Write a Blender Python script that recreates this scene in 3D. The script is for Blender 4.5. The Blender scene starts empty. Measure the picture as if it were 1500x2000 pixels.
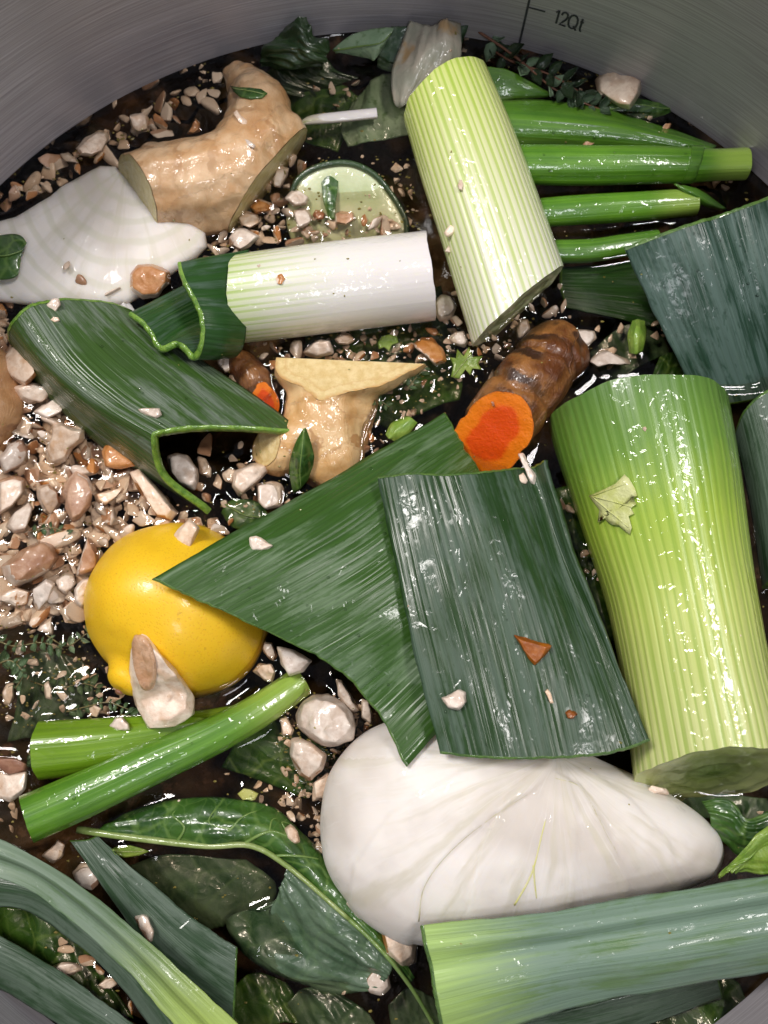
import bpy, bmesh, math, random
from mathutils import Vector, Matrix, noise
from mathutils.bvhtree import BVHTree
random.seed(7)
R = math.radians
SC = bpy.context.scene
COL = SC.collection

# ------------------------------------------------------------------ camera
TILT, FPX, CAM_H = R(9.0), 1510.0, 0.218
FWD = Vector((0, math.sin(TILT), -math.cos(TILT)))
UP = Vector((0, math.cos(TILT), math.sin(TILT)))

def ray(px, py):
    return FWD * FPX + Vector((1, 0, 0)) * (px - 750) + UP * (1000 - py)

_a, _b = ray(750, 72), ray(0, 378)
_fy = _a.y / -_a.z * CAM_H
_lx, _ly = _b.x / -_b.z * CAM_H, _b.y / -_b.z * CAM_H
POT_R = ((_fy - _ly) ** 2 + _lx ** 2) / (2 * (_fy - _ly))
CAM = Vector((0, -(_fy - POT_R), CAM_H))       # the pot's axis is the origin, the broth lies at z = 0

cd = bpy.data.cameras.new('camera')
cam = bpy.data.objects.new('camera', cd); COL.objects.link(cam)
cam.location = CAM; cam.rotation_euler = (TILT, 0, 0)
cd.sensor_fit = 'VERTICAL'; cd.sensor_height = 24.0
cd.lens = 24.0 * FPX / 2000.0
cd.clip_start = 0.005; cd.clip_end = 20
cd.dof.use_dof = True; cd.dof.focus_distance = 0.203; cd.dof.aperture_fstop = 11.0
SC.camera = cam

# ------------------------------------------------------------------ light
w = bpy.data.worlds.new('World'); SC.world = w; w.use_nodes = True
w.node_tree.nodes['Background'].inputs[0].default_value = (0.80, 0.84, 1.0, 1)
w.node_tree.nodes['Background'].inputs[1].default_value = 0.21

def lamp(name, d, dist, size, power, col):
    l = bpy.data.lights.new(name, 'AREA'); l.shape = 'DISK'; l.size = size; l.energy = power; l.color = col
    o = bpy.data.objects.new(name, l); COL.objects.link(o)
    d = Vector(d).normalized(); o.location = d * dist
    o.rotation_euler = d.to_track_quat('Z', 'Y').to_euler()
    return o
lamp('ceiling_lamp', (-0.42, 0.34, 0.86), 1.3, 0.30, 13.0, (1.0, 0.955, 0.92))
lamp('ceiling_lamp', (0.42, 0.12, 0.90), 1.35, 0.28, 8.2, (1.0, 0.955, 0.94))
lamp('ceiling_lamp', (0.05, -0.55, 0.85), 1.5, 0.30, 3.0, (0.95, 0.96, 1.0))
SC.view_settings.view_transform = 'Standard'; SC.view_settings.look = 'None'
SC.view_settings.exposure = 0.0; SC.view_settings.gamma = 1.0
SC.view_settings.use_curve_mapping = False
SC.cycles.max_bounces = 5; SC.cycles.transparent_max_bounces = 10; SC.cycles.use_adaptive_sampling = True; SC.cycles.adaptive_threshold = 0.025
SC.cycles.use_denoising = True; SC.cycles.caustics_reflective = False; SC.cycles.caustics_refractive = False

# ------------------------------------------------------------------ helpers
def P(px, py, z=0.0):
    """A point z centimetres above the broth that the photograph shows at (px, py)."""
    d = ray(px, py); z *= 0.01
    return CAM + d * ((z - CAM.z) / d.z)

def cm_per_px(p):
    return (CAM - p).length / FPX * 100.0

def cr(p0, p1, p2, p3, t):
    return 0.5 * ((2 * p1) + (p2 - p0) * t + (2 * p0 - 5 * p1 + 4 * p2 - p3) * t * t + (3 * p1 - p0 - 3 * p2 + p3) * t ** 3)

def spline(pts, t):
    n = len(pts) - 1
    x = max(0.0, min(0.999999, t)) * n; i = int(x); f = x - i
    g = lambda k: pts[k] if 0 <= k <= n else (pts[0] * 2 - pts[1] if k < 0 else pts[n] * 2 - pts[n - 1])
    return cr(g(i - 1), g(i), g(i + 1), g(i + 2), f)

def organic(bm, amp, freq, seed, cuts=1):
    """Soften hard facets into a chopped, slightly lumpy piece."""
    bmesh.ops.subdivide_edges(bm, edges=bm.edges[:], cuts=cuts, use_grid_fill=True)
    for _ in range(2): bmesh.ops.smooth_vert(bm, verts=bm.verts[:], factor=0.5, use_axis_x=True, use_axis_y=True, use_axis_z=True)
    bm.normal_update(); so = Vector((seed * 1.31, seed * 0.77, seed * 2.13))
    for v in bm.verts:
        k = noise.noise(v.co * freq + so) + 0.55 * noise.noise(v.co * freq * 2.7 + so)
        v.co += v.normal * (amp * k)

def mesh_object(name, verts, faces, mats, parent=None, uv=None, uvn=None, fm=None, smooth=True, loc=None):
    me = bpy.data.meshes.new(name)
    loc = loc if loc is not None else Vector((0, 0, 0))
    me.from_pydata([tuple(Vector(v) - loc) for v in verts], [], faces)
    for m in (mats if isinstance(mats, (list, tuple)) else [mats]): me.materials.append(m)
    for nm, data in (('uv', uv), ('norm', uvn)):
        if data:
            l = me.uv_layers.new(name=nm)
            for lp in me.loops: l.data[lp.index].uv = data[lp.vertex_index]
    if fm: me.polygons.foreach_set('material_index', fm)
    me.polygons.foreach_set('use_smooth', [smooth] * len(me.polygons))
    me.update()
    o = bpy.data.objects.new(name, me); COL.objects.link(o)
    if parent is not None:
        o.parent = parent
    else:
        o.location = loc
    return o

def root(name, loc, label, cat, group=None):
    o = bpy.data.objects.new(name, None); COL.objects.link(o)
    o.location = loc; o.empty_display_size = 0.005
    return tag(o, label, cat, group)

def tag(o, label, cat, group=None):
    o['label'] = label; o['category'] = cat
    if group: o['group'] = group
    return o

BIG = []          # meshes that smaller things can rest on

# sheet: a leaf blade through a grid of photo points (rows run across, the list runs along the veins)
def flat(rows, k):
    m = sum(q[2] for r in rows for q in r) / sum(len(r) for r in rows)
    out = []
    for r in rows:
        rm = sum(q[2] for q in r) / len(r)
        out.append([(q[0], q[1], rm + (q[2] - rm) * k) for q in r])
    return out

def sheet_eval(rows):
    rr = [[P(*q) for q in r] for r in rows]
    def ev(u, v):
        return spline([spline(r, u) for r in rr], v)
    return ev

def sheet(parent, rows, mat, edge_mat=None, th=0.16, nu=26, nv=34, wob=0.03, wfreq=1.0, seed=0, name='blade',
          trim=None, edge_name='cut_edge', ends=(True, True), jag=0.0):
    loc = parent.location
    ev = sheet_eval(rows)
    g = [[ev(i / nu, j / nv) for i in range(nu + 1)] for j in range(nv + 1)]
    L = sum((g[j + 1][nu // 2] - g[j][nu // 2]).length for j in range(nv)) * 100
    W = sum((g[nv // 2][i + 1] - g[nv // 2][i]).length for i in range(nu)) * 100
    so = Vector((seed * 3.7, seed * 1.3, seed * 2.1))
    V, UV, UN = [], [], []
    N = [[None] * (nu + 1) for _ in range(nv + 1)]
    for j in range(nv + 1):
        for i in range(nu + 1):
            du = g[j][min(nu, i + 1)] - g[j][max(0, i - 1)]
            dv = g[min(nv, j + 1)][i] - g[max(0, j - 1)][i]
            n = du.cross(dv)
            n = n.normalized() if n.length > 1e-12 else Vector((0, 0, 1))
            N[j][i] = n
    flip = sum(N[j][i].z for j in range(nv + 1) for i in range(nu + 1)) < 0
    for j in range(nv + 1):
        for i in range(nu + 1):
            n = -N[j][i] if flip else N[j][i]
            u, v = i / nu * W, j / nv * L
            k = wob * (noise.noise(Vector((u * 0.9 * wfreq, v * 0.45 * wfreq, 0)) + so)) + wob * 0.35 * noise.noise(Vector((u * 4 * wfreq, v * 0.7 * wfreq, 3)) + so)
            p = g[j][i] + n * (k * 0.01)
            if jag and (j == 0 or j == nv):
                p = p + (g[1][i] - g[0][i]).normalized() * (jag * 0.01 * noise.noise(Vector((u * 5, j, 7)) + so))
            if i in (0, nu):
                p = p + (g[j][1] - g[j][0]).normalized() * (0.01 * (0.045 * noise.noise(Vector((v * 1.1, i, 11)) + so) + 0.02 * noise.noise(Vector((v * 4.0, i, 11)) + so)))
            V.append((p, n)); UV.append((u + seed * 1.7, v + seed * 2.9)); UN.append((i / nu, j / nv))
    idx = lambda i, j: j * (nu + 1) + i
    n0 = len(V)
    verts = [p for p, n in V] + [p - n * (th * 0.01) for p, n in V]
    uv = UV * 2; un = UN * 2
    faces = []
    for j in range(nv):
        for i in range(nu):
            q = (idx(i, j), idx(i + 1, j), idx(i + 1, j + 1), idx(i, j + 1))
            if flip: q = q[::-1]
            faces.append(q); faces.append(tuple(n0 + k for k in q[::-1]))
    for j in range(nv):
        for i in (0, nu):
            q = (idx(i, j), idx(i, j + 1), n0 + idx(i, j + 1), n0 + idx(i, j))
            faces.append(q if (i == 0) != flip else q[::-1])
    cut = []
    for e, j in ((0, 0), (1, nv)):
        for i in range(nu):
            q = (idx(i, j), n0 + idx(i, j), n0 + idx(i + 1, j), idx(i + 1, j))
            q = q if (j == 0) != flip else q[::-1]
            (cut if (ends[e] and edge_mat) else faces).append((q, j) if (ends[e] and edge_mat) else q)
    o = mesh_object(name, verts, faces, mat, parent, uv, un, loc=loc)
    BIG.append((o, loc))
    if cut:
        # the cut edge: a slightly proud, rounded lip along the cut
        for j in sorted(set(k for _, k in cut)):
            cv, cf, cu = [], [], []
            b0 = 0; jn = 1 if j == 0 else nv - 1
            for i in range(nu + 1):
                a = verts[idx(i, j)]; b = verts[n0 + idx(i, j)]
                out = (a - verts[idx(i, jn)]).normalized()
                nn = (a - b).normalized()
                lip = th * 0.01 * (0.18 + 0.22 * noise.noise(Vector((i * 0.7, j, seed))))
                cv += [a - out * th * 0.004 + nn * 0.00012, a + out * lip * 0.55 + nn * lip * 0.12, (a + b) / 2 + out * lip, b + out * lip * 0.55 - nn * lip * 0.12, b - out * th * 0.004 - nn * 0.00012]
                for k in range(5): cu.append((i / nu * W, k * 0.05))
            for i in range(nu):
                for k in range(4):
                    q = (b0 + i * 5 + k, b0 + (i + 1) * 5 + k, b0 + (i + 1) * 5 + k + 1, b0 + i * 5 + k + 1)
                    cf.append(q if (j == 0) == flip else q[::-1])
            mesh_object(edge_name, cv, cf, edge_mat, o, cu, loc=loc)
    return o, ev

# tube: a stalk along photo points (px, py, z cm, radius cm), cut at both ends
def tube(parent, path, mat, cap_mat=None, nt=40, nl=40, squash=1.0, skew=((0, 0), (0, 0)), rib=0.0, nrib=0, wob=0.02,
         seed=0, name='stalk', cap_name='cut_end', caps=(True, True), rings=9, dish=0.05, rag=0.0):
    loc = parent.location
    pts = [P(q[0], q[1], q[2]) for q in path]; rad = [Vector((q[3], 0, 0)) for q in path]
    C = [spline(pts, j / nl) for j in range(nl + 1)]
    L = [0.0]
    for j in range(nl): L.append(L[-1] + (C[j + 1] - C[j]).length * 100)
    V, UV, UN, F = [], [], [], []
    so = Vector((seed * 5.1, seed * 2.3, seed))
    frames = []; rmean = sum(q[3] for q in path) / len(path)
    for j in range(nl + 1):
        t = (C[min(nl, j + 1)] - C[max(0, j - 1)]).normalized()
        side = Vector((0, 0, 1)).cross(t).normalized(); upv = t.cross(side)
        frames.append((t, side, upv))
    def pos(j, th, rs, extra=0.0):
        t, side, upv = frames[j]; r = spline(rad, j / nl).x
        k = 1 + wob * noise.noise(Vector((math.cos(th) * 1.2, math.sin(th) * 1.2, L[j] * 0.35)) + so)
        if nrib: k += rib * math.sin(nrib * th + 2 * noise.noise(Vector((th, L[j] * .1, seed))))
        c, s = math.cos(th), math.sin(th)
        p = C[j] + (side * c + upv * s * squash) * (r * k * rs * 0.01)
        a = j / nl
        sk0 = skew[0][0] * c + skew[0][1] * s; sk1 = skew[1][0] * c + skew[1][1] * s
        if rag: extra += rag * rs * ((1 - a) ** 10 + a ** 10) * (noise.noise(Vector((c * 1.6, s * 1.6, seed + a * 9))) + 0.5 * noise.noise(Vector((c * 5, s * 5, seed + a * 9))))
        return p + t * ((sk0 * (1 - a) ** 2 + sk1 * a ** 2) * rs * 0.01 + extra * 0.01)
    for j in range(nl + 1):
        r = spline(rad, j / nl).x
        for i in range(nt + 1):
            th = 2 * math.pi * i / nt - math.pi / 2
            V.append(pos(j, th, 1.0)); UV.append((i / nt * 2 * math.pi * rmean + seed * 1.9, L[j] + seed)); UN.append((i / nt, j / nl))
    for j in range(nl):
        for i in range(nt):
            a = j * (nt + 1) + i
            F.append((a, a + 1, a + nt + 2, a + nt + 1))
    o = mesh_object(name, V, F, mat, parent, UV, UN, loc=loc)
    BIG.append((o, loc))
    for e, j in ((0, 0), (1, nl)):
        sgn = -1 if e == 0 else 1
        cv, cu, cf = [], [], []
        for k in range(rings + 1):
            rs = (1 - k / rings)
            for i in range(nt):
                th = 2 * math.pi * i / nt - math.pi / 2
                r = spline(rad, j / nl).x
                dz = -dish * (k / rings) + (0.0 if k in (0, rings) else 0.022 * math.sin(k * 2.2 + seed) + 0.02 * noise.noise(Vector((math.cos(th) * 3 * rs, math.sin(th) * 3 * rs, k + seed))))
                cv.append(pos(j, th, max(rs, 0.001), sgn * dz * r)); cu.append((math.cos(th) * rs, math.sin(th) * rs))
        for k in range(rings):
            for i in range(nt):
                q = (k * nt + i, k * nt + (i + 1) % nt, (k + 1) * nt + (i + 1) % nt, (k + 1) * nt + i)
                cf.append(q if e == 1 else q[::-1])
        mesh_object(cap_name if caps[e] else 'end', cv, cf, (cap_mat or mat) if caps[e] else mat, parent, cu, [(0.5, 0.0 if e == 0 else 1.0)] * len(cv), loc=loc)
    return o

# dome: a rounded solid over a photo outline; zt(f, ang) shapes its upper side
def dome(parent, outline, zb, zt, mat, name='body', peak=None, power=2.2, depth=1.0, nr=14, na=64, wob=0.03, pole=None, seed=0, smooth_outline=True, loc=None, disp=None, tilt=0.0):
    own = parent is None
    P2 = [Vector((q[0], q[1], 0)) for q in outline]
    n = len(P2)
    if smooth_outline:
        ring = []
        for k in range(na):
            x = k / na * n; i = int(x); f = x - i
            ring.append(cr(P2[(i - 1) % n], P2[i % n], P2[(i + 1) % n], P2[(i + 2) % n], f))
    else:
        ring = []
        for k in range(na):
            x = k / na * n; i = int(x); f = x - i
            ring.append(P2[i % n].lerp(P2[(i + 1) % n], f))
    c = Vector((sum(p.x for p in P2) / n, sum(p.y for p in P2) / n, 0)) if peak is None else Vector((peak[0], peak[1], 0))
    if loc is None: loc = parent.location if parent is not None else P(c.x, c.y, zb)
    pole = pole or (c.x, c.y)
    so = Vector((seed * 2.2, seed * 1.1, seed * 3.3))
    V, UV, UN, F = [], [], [], []
    def add(px, py, z, f):
        p = P(px, py, z + tilt * (py - c.y))
        q = noise.noise(p * 90 + so) + 0.5 * noise.noise(p * 220 + so)
        p = p + (p - loc - Vector((0, 0, -0.01))).normalized() * ((wob * q + (disp(px, py) if disp else 0.0)) * 0.01)
        V.append(p)
        k = cm_per_px(p)
        dx, dy = (px - pole[0]) * k, (pole[1] - py) * k
        UV.append((math.atan2(dy, dx), math.hypot(dx, dy))); UN.append((px / 1500, py / 2000))
    for side in (1, -1):
        for k in range(nr + 1):
            f = 1 - k / nr                       # 1 at the rim
            f = math.sin(f * math.pi / 2) ** 0.9 if f < 1 else 1.0
            for i in range(na):
                q = c.lerp(ring[i], max(f, 0.002))
                h = (1 - f ** power) ** (1 / power)
                z = zb + (zt - zb) * h if side == 1 else zb - depth * h
                add(q.x, q.y, z, f)
    m = (nr + 1) * na
    for s in (0, 1):
        for k in range(nr):
            for i in range(na):
                q = (s * m + k * na + i, s * m + k * na + (i + 1) % na, s * m + (k + 1) * na + (i + 1) % na, s * m + (k + 1) * na + i)
                F.append(q)
    me_o = mesh_object(name, V, F, mat, parent, UV, UN, loc=loc)
    bm = bmesh.new(); bm.from_mesh(me_o.data)
    bmesh.ops.remove_doubles(bm, verts=bm.verts, dist=1e-6)
    bmesh.ops.recalc_face_normals(bm, faces=bm.faces)
    bm.to_mesh(me_o.data); bm.free()
    BIG.append((me_o, loc))
    return me_o

# root-shaped solids: balls joined along limbs, fused, then sliced flat where the photograph shows a cut
def limbs(parent, chains, cuts, mat, cut_mat, name='skin', voxel=0.0009, wob=0.03, seed=0, smooth=6, ringamp=0.0, ringfreq=8.0):
    loc = parent.location
    bm = bmesh.new(); segs = []
    for ch in chains:
        pts = [P(*q[:3]) for q in ch]
        for a, b, qa, qb in zip(pts, pts[1:], ch, ch[1:]):
            segs.append((a, b))
            n = max(2, int((b - a).length / 0.0012))
            for k in range(n + 1):
                t = k / n; t2 = t * t * (3 - 2 * t)
                r = (qa[3] * (1 - t2) + qb[3] * t2) * 0.01
                bmesh.ops.create_icosphere(bm, subdivisions=2, radius=r, matrix=Matrix.Translation(a.lerp(b, t) - loc))
    me = bpy.data.meshes.new(name); bm.to_mesh(me); bm.free()
    o = bpy.data.objects.new(name, me); COL.objects.link(o)
    md = o.modifiers.new('r', 'REMESH'); md.mode = 'VOXEL'; md.voxel_size = voxel
    sm = o.modifiers.new('s', 'SMOOTH'); sm.iterations = smooth; sm.factor = 0.5
    dg = bpy.context.evaluated_depsgraph_get()
    me2 = bpy.data.meshes.new_from_object(o.evaluated_get(dg))
    o.modifiers.clear(); o.data = me2; bpy.data.meshes.remove(me)
    so = Vector((seed * 4.1, seed * 0.7, seed * 1.9))
    bm = bmesh.new(); bm.from_mesh(me2); bm.normal_update()
    lay = bm.loops.layers.uv.new('uv')
    def along(p):
        acc, best = 0.0, (1e9, 0.0)
        for a, b in segs:
            d = b - a; t = max(0, min(1, (p - a).dot(d) / d.length_squared))
            q = (p - (a + d * t)).length
            if q < best[0]: best = (q, acc + t * d.length * 100)
            acc += d.length * 100
        return best[1]
    va = {}
    for v in bm.verts:
        p = v.co + loc; s = along(p); va[v.index] = s
        k = wob * (noise.noise(p * 130 + so) + 0.6 * noise.noise(p * 330 + so))
        if ringamp:
            x = s * ringfreq + 1.4 * noise.noise(p * 90 + so)
            k -= ringamp * max(0.0, math.sin(x)) ** 8
        v.co += v.normal * (k * 0.01)
    for f in bm.faces:
        f.smooth = True
        for l in f.loops: l[lay].uv = (va[l.vert.index], math.atan2(l.vert.normal.x, l.vert.normal.z))
    cm = []
    for ci, (pt, nrm) in enumerate(cuts):
        nrm = Vector(nrm).normalized(); co = P(*pt) - loc
        res = bmesh.ops.bisect_plane(bm, geom=bm.verts[:] + bm.edges[:] + bm.faces[:], dist=1e-6, plane_co=co, plane_no=nrm, clear_outer=True)
        ed = [e for e in res['geom_cut'] if isinstance(e, bmesh.types.BMEdge) and e.is_boundary]
        if ed:
            for f in bmesh.ops.holes_fill(bm, edges=ed, sides=0)['faces']: f.material_index = ci + 1
    for ci, (pt, nrm) in enumerate(cuts):
        fs = [f for f in bm.faces if f.material_index == ci + 1]
        if not fs: continue
        cm.append(([[v.co.copy() for v in f.verts] for f in fs], Vector(nrm).normalized()))
    bmesh.ops.delete(bm, geom=[f for f in bm.faces if f.material_index > 0], context='FACES_ONLY')
    bm.to_mesh(me2); bm.free(); me2.materials.clear(); me2.materials.append(mat)
    o.parent = parent; BIG.append((o, loc))
    for polys, nrm in cm:
        b2 = bmesh.new()
        for pl in polys:
            b2.faces.new([b2.verts.new(p) for p in (pl[::2] if len(pl) > 80 else pl)])
        bmesh.ops.remove_doubles(b2, verts=b2.verts, dist=1e-7)
        rim = [v.co.copy() for v in b2.verts]
        bmesh.ops.triangulate(b2, faces=b2.faces[:])
        for _ in range(2): bmesh.ops.subdivide_edges(b2, edges=b2.edges[:], cuts=2, use_grid_fill=True)
        bmesh.ops.triangulate(b2, faces=b2.faces[:])
        b2.normal_update()
        if sum((f.normal * f.calc_area() for f in b2.faces), Vector()).dot(nrm) < 0: bmesh.ops.reverse_faces(b2, faces=b2.faces[:])
        ax = nrm.orthogonal().normalized(); ay = nrm.cross(ax)
        b2.verts.index_update()
        dist = [min((v.co - r).length for r in rim) for v in b2.verts]; dm = max(dist) or 1.0
        cv = [v.co + loc + nrm * (0.00015 + (0.0002 * noise.noise(v.co * 300 + so) if dist[v.index] > 1e-5 else 0)) for v in b2.verts]
        ob = mesh_object('cut_face', cv, [tuple(v.index for v in f.verts) for f in b2.faces], cut_mat, parent, [(v.co.dot(ax) * 100, v.co.dot(ay) * 100) for v in b2.verts], [(1 - d / dm, 0) for d in dist], loc=loc)
        b2.free(); BIG.append((ob, loc))
    return o
# ------------------------------------------------------------------ materials
class N:
    """A small node writer: values may be sockets, numbers, vectors or colours."""
    def __init__(s, name):
        s.m = bpy.data.materials.new(name); s.m.use_nodes = True
        s.t = s.m.node_tree; s.b = s.t.nodes['Principled BSDF']; s.out = s.t.nodes['Material Output']
    def put(s, sock, v):
        if isinstance(v, bpy.types.NodeSocket): s.t.links.new(v, sock)
        elif isinstance(v, (tuple, list)) and sock.type == 'RGBA' and len(v) == 3: sock.default_value = (*v, 1)
        else: sock.default_value = v
    def node(s, kind, **kw):
        n = s.t.nodes.new(kind)
        for k, v in kw.items(): setattr(n, k, v)
        return n
    def bsdf(s, **kw):
        for k, v in kw.items(): s.put(s.b.inputs[k.replace('_', ' ')], v)
        return s.m
    def uv(s, layer='uv'):
        return s.node('ShaderNodeUVMap', uv_map=layer).outputs[0]
    def obj(s):
        return s.node('ShaderNodeTexCoord').outputs['Object']
    def geo(s):
        return s.node('ShaderNodeNewGeometry').outputs['Position']
    def sep(s, v):
        n = s.node('ShaderNodeSeparateXYZ'); s.put(n.inputs[0], v); return n.outputs
    def comb(s, x, y, z=0.0):
        n = s.node('ShaderNodeCombineXYZ')
        for k, v in enumerate((x, y, z)): s.put(n.inputs[k], v)
        return n.outputs[0]
    def scale(s, v, sc):
        n = s.node('ShaderNodeVectorMath', operation='MULTIPLY'); s.put(n.inputs[0], v); s.put(n.inputs[1], sc if isinstance(sc, tuple) else (sc, sc, sc)); return n.outputs[0]
    def add(s, v, w):
        n = s.node('ShaderNodeVectorMath', operation='ADD'); s.put(n.inputs[0], v); s.put(n.inputs[1], w); return n.outputs[0]
    def noise(s, v, sc=1.0, det=3.0, rough=0.55, dist=0.0, color=False):
        n = s.node('ShaderNodeTexNoise'); s.put(n.inputs['Vector'], v)
        for k, x in (('Scale', sc), ('Detail', det), ('Roughness', rough), ('Distortion', dist)): s.put(n.inputs[k], x)
        return n.outputs['Color' if color else 'Fac']
    def voro(s, v, sc, feature='F1', rnd=1.0):
        n = s.node('ShaderNodeTexVoronoi', feature=feature); s.put(n.inputs['Vector'], v); s.put(n.inputs['Scale'], sc); s.put(n.inputs['Randomness'], rnd); return n.outputs['Distance']
    def math(s, op, a, b=0.0, c=None, clamp=False):
        n = s.node('ShaderNodeMath', operation=op, use_clamp=clamp); s.put(n.inputs[0], a); s.put(n.inputs[1], b)
        if c is not None: s.put(n.inputs[2], c)
        return n.outputs[0]
    def ramp(s, f, *stops, interp='LINEAR'):
        n = s.node('ShaderNodeValToRGB'); e = n.color_ramp.elements; n.color_ramp.interpolation = interp
        while len(e) < len(stops): e.new(0.5)
        for k, (p, c) in enumerate(stops):
            e[k].position = p; e[k].color = (*c, 1) if isinstance(c, tuple) else (c, c, c, 1)
        s.put(n.inputs[0], f); return n.outputs[0]
    def step(s, f, a, b):
        n = s.node('ShaderNodeMapRange', interpolation_type='SMOOTHSTEP'); s.put(n.inputs[0], f); s.put(n.inputs[1], a); s.put(n.inputs[2], b); return n.outputs[0]
    def mix(s, f, a, b, mode='MIX'):
        n = s.node('ShaderNodeMix', data_type='RGBA', blend_type=mode); s.put(n.inputs[0], f); s.put(n.inputs[6], a); s.put(n.inputs[7], b); return n.outputs[2]
    def bump(s, h, strength=0.3, dist=0.001, normal=None):
        n = s.node('ShaderNodeBump'); s.put(n.inputs['Height'], h); s.put(n.inputs['Strength'], strength); s.put(n.inputs['Distance'], dist)
        if normal is not None: s.put(n.inputs['Normal'], normal)
        return n.outputs[0]
    def rnd(s):
        return s.node('ShaderNodeObjectInfo').outputs['Random']
    def film(s, strength=0.35):
        """A broken film of water: blotchy bump for the coat."""
        g = s.geo()
        a = s.noise(g, 260, 2, 0.5, 0.6); b = s.noise(g, 760, 2, 0.5)
        h = s.math('ADD', s.math('MULTIPLY', s.step(a, 0.44, 0.62), 0.75), s.math('MULTIPLY', b, 0.30))
        return s.bump(h, strength * 0.62, 0.0008)

def mat_leek_leaf(name, wet, bloom, amt=0.5, pale=None, pale_at=(0.0, 0.25), seed=0.0, streak=0.35, rough=0.42, pale_u=None, spots=0.5, ribs=1.0):
    s = N(name); uv = s.add(s.uv(), (seed, seed * 0.7, 0)); x, y, _ = s.sep(uv)
    vein = s.noise(s.comb(s.math('MULTIPLY', x, 11.0), s.math('MULTIPLY', y, 0.10)), 1.0, 2, 0.6)
    fine = s.noise(s.comb(s.math('MULTIPLY', x, 30.0), s.math('MULTIPLY', y, 0.5)), 1.0, 2, 0.5)
    patch = s.noise(s.comb(s.math('MULTIPLY', x, 2.1), s.math('MULTIPLY', y, 0.42)), 1.0, 5, 0.62, 0.5)
    stre = s.noise(s.comb(s.math('MULTIPLY', x, 8.0), s.math('MULTIPLY', y, 0.30)), 1.0, 6, 0.72, 0.3)
    k = s.math('ADD', s.math('MULTIPLY', patch, 0.62), s.math('MULTIPLY', stre, 0.38))
    mask = s.math('MULTIPLY', s.step(k, 0.58 - amt * 0.22, 0.73 - amt * 0.22), 0.90)
    drop = s.step(s.noise(s.comb(s.math('MULTIPLY', x, 6.0), s.math('MULTIPLY', y, 2.2)), 1.0, 5, 0.65, 0.4), 0.57, 0.61)
    mask = s.math('MULTIPLY', mask, s.math('SUBTRACT', 1.0, s.math('MULTIPLY', drop, spots)))
    c = s.mix(mask, wet, bloom)
    jit = s.noise(s.comb(s.math('MULTIPLY', x, 1.9), s.math('MULTIPLY', y, 0.03)), 1.0, 3)
    rib = s.math('ADD', s.math('MULTIPLY', s.math('SINE', s.math('ADD', s.math('MULTIPLY', x, 40.0), s.math('MULTIPLY', jit, 14.0))), 0.5), 0.5)
    c = s.mix(s.math('MULTIPLY', s.step(rib, 0.55, 1.0), s.math('MULTIPLY', stre, 0.62 * ribs)), c, s.mix(1.0, c, (0.58, 0.64, 0.55), 'MULTIPLY'))
    c = s.mix(s.math('MULTIPLY', s.step(vein, 0.38, 0.72), streak * 0.6), c, s.mix(1.0, c, (1.6, 1.6, 1.45), 'MULTIPLY'))
    c = s.mix(s.math('MULTIPLY', s.step(fine, 0.55, 0.75), 0.14), c, s.mix(1.0, c, (0.5, 0.55, 0.5), 'MULTIPLY'))
    if pale is not None:
        un = s.sep(s.uv('norm'))
        f = s.math('ADD', un[0] if pale_u else un[1], s.math('MULTIPLY', s.math('SUBTRACT', stre, 0.5), 0.35))
        c = s.mix(s.step(f, pale_at[1], pale_at[0]), c, s.mix(s.step(vein, 0.3, 0.7), pale, tuple(min(1, q * 1.25) for q in pale)))
    h = s.math('ADD', s.math('MULTIPLY', rib, -0.20 * ribs), s.math('ADD', s.math('MULTIPLY', vein, 0.5), s.math('MULTIPLY', fine, 0.2)))
    nb = s.bump(h, 0.5, 0.0007)
    r = s.math('ADD', s.math('MULTIPLY', mask, 0.25), rough - 0.14)
    wetm = s.step(s.noise(s.geo(), 120, 3, 0.6), 0.46, 0.60)
    return s.bsdf(Base_Color=c, Normal=nb, Roughness=r, Coat_Weight=s.math('MULTIPLY', wetm, 0.45), Coat_Roughness=0.12, Coat_Normal=s.film(0.34), Specular_IOR_Level=0.4)

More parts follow.
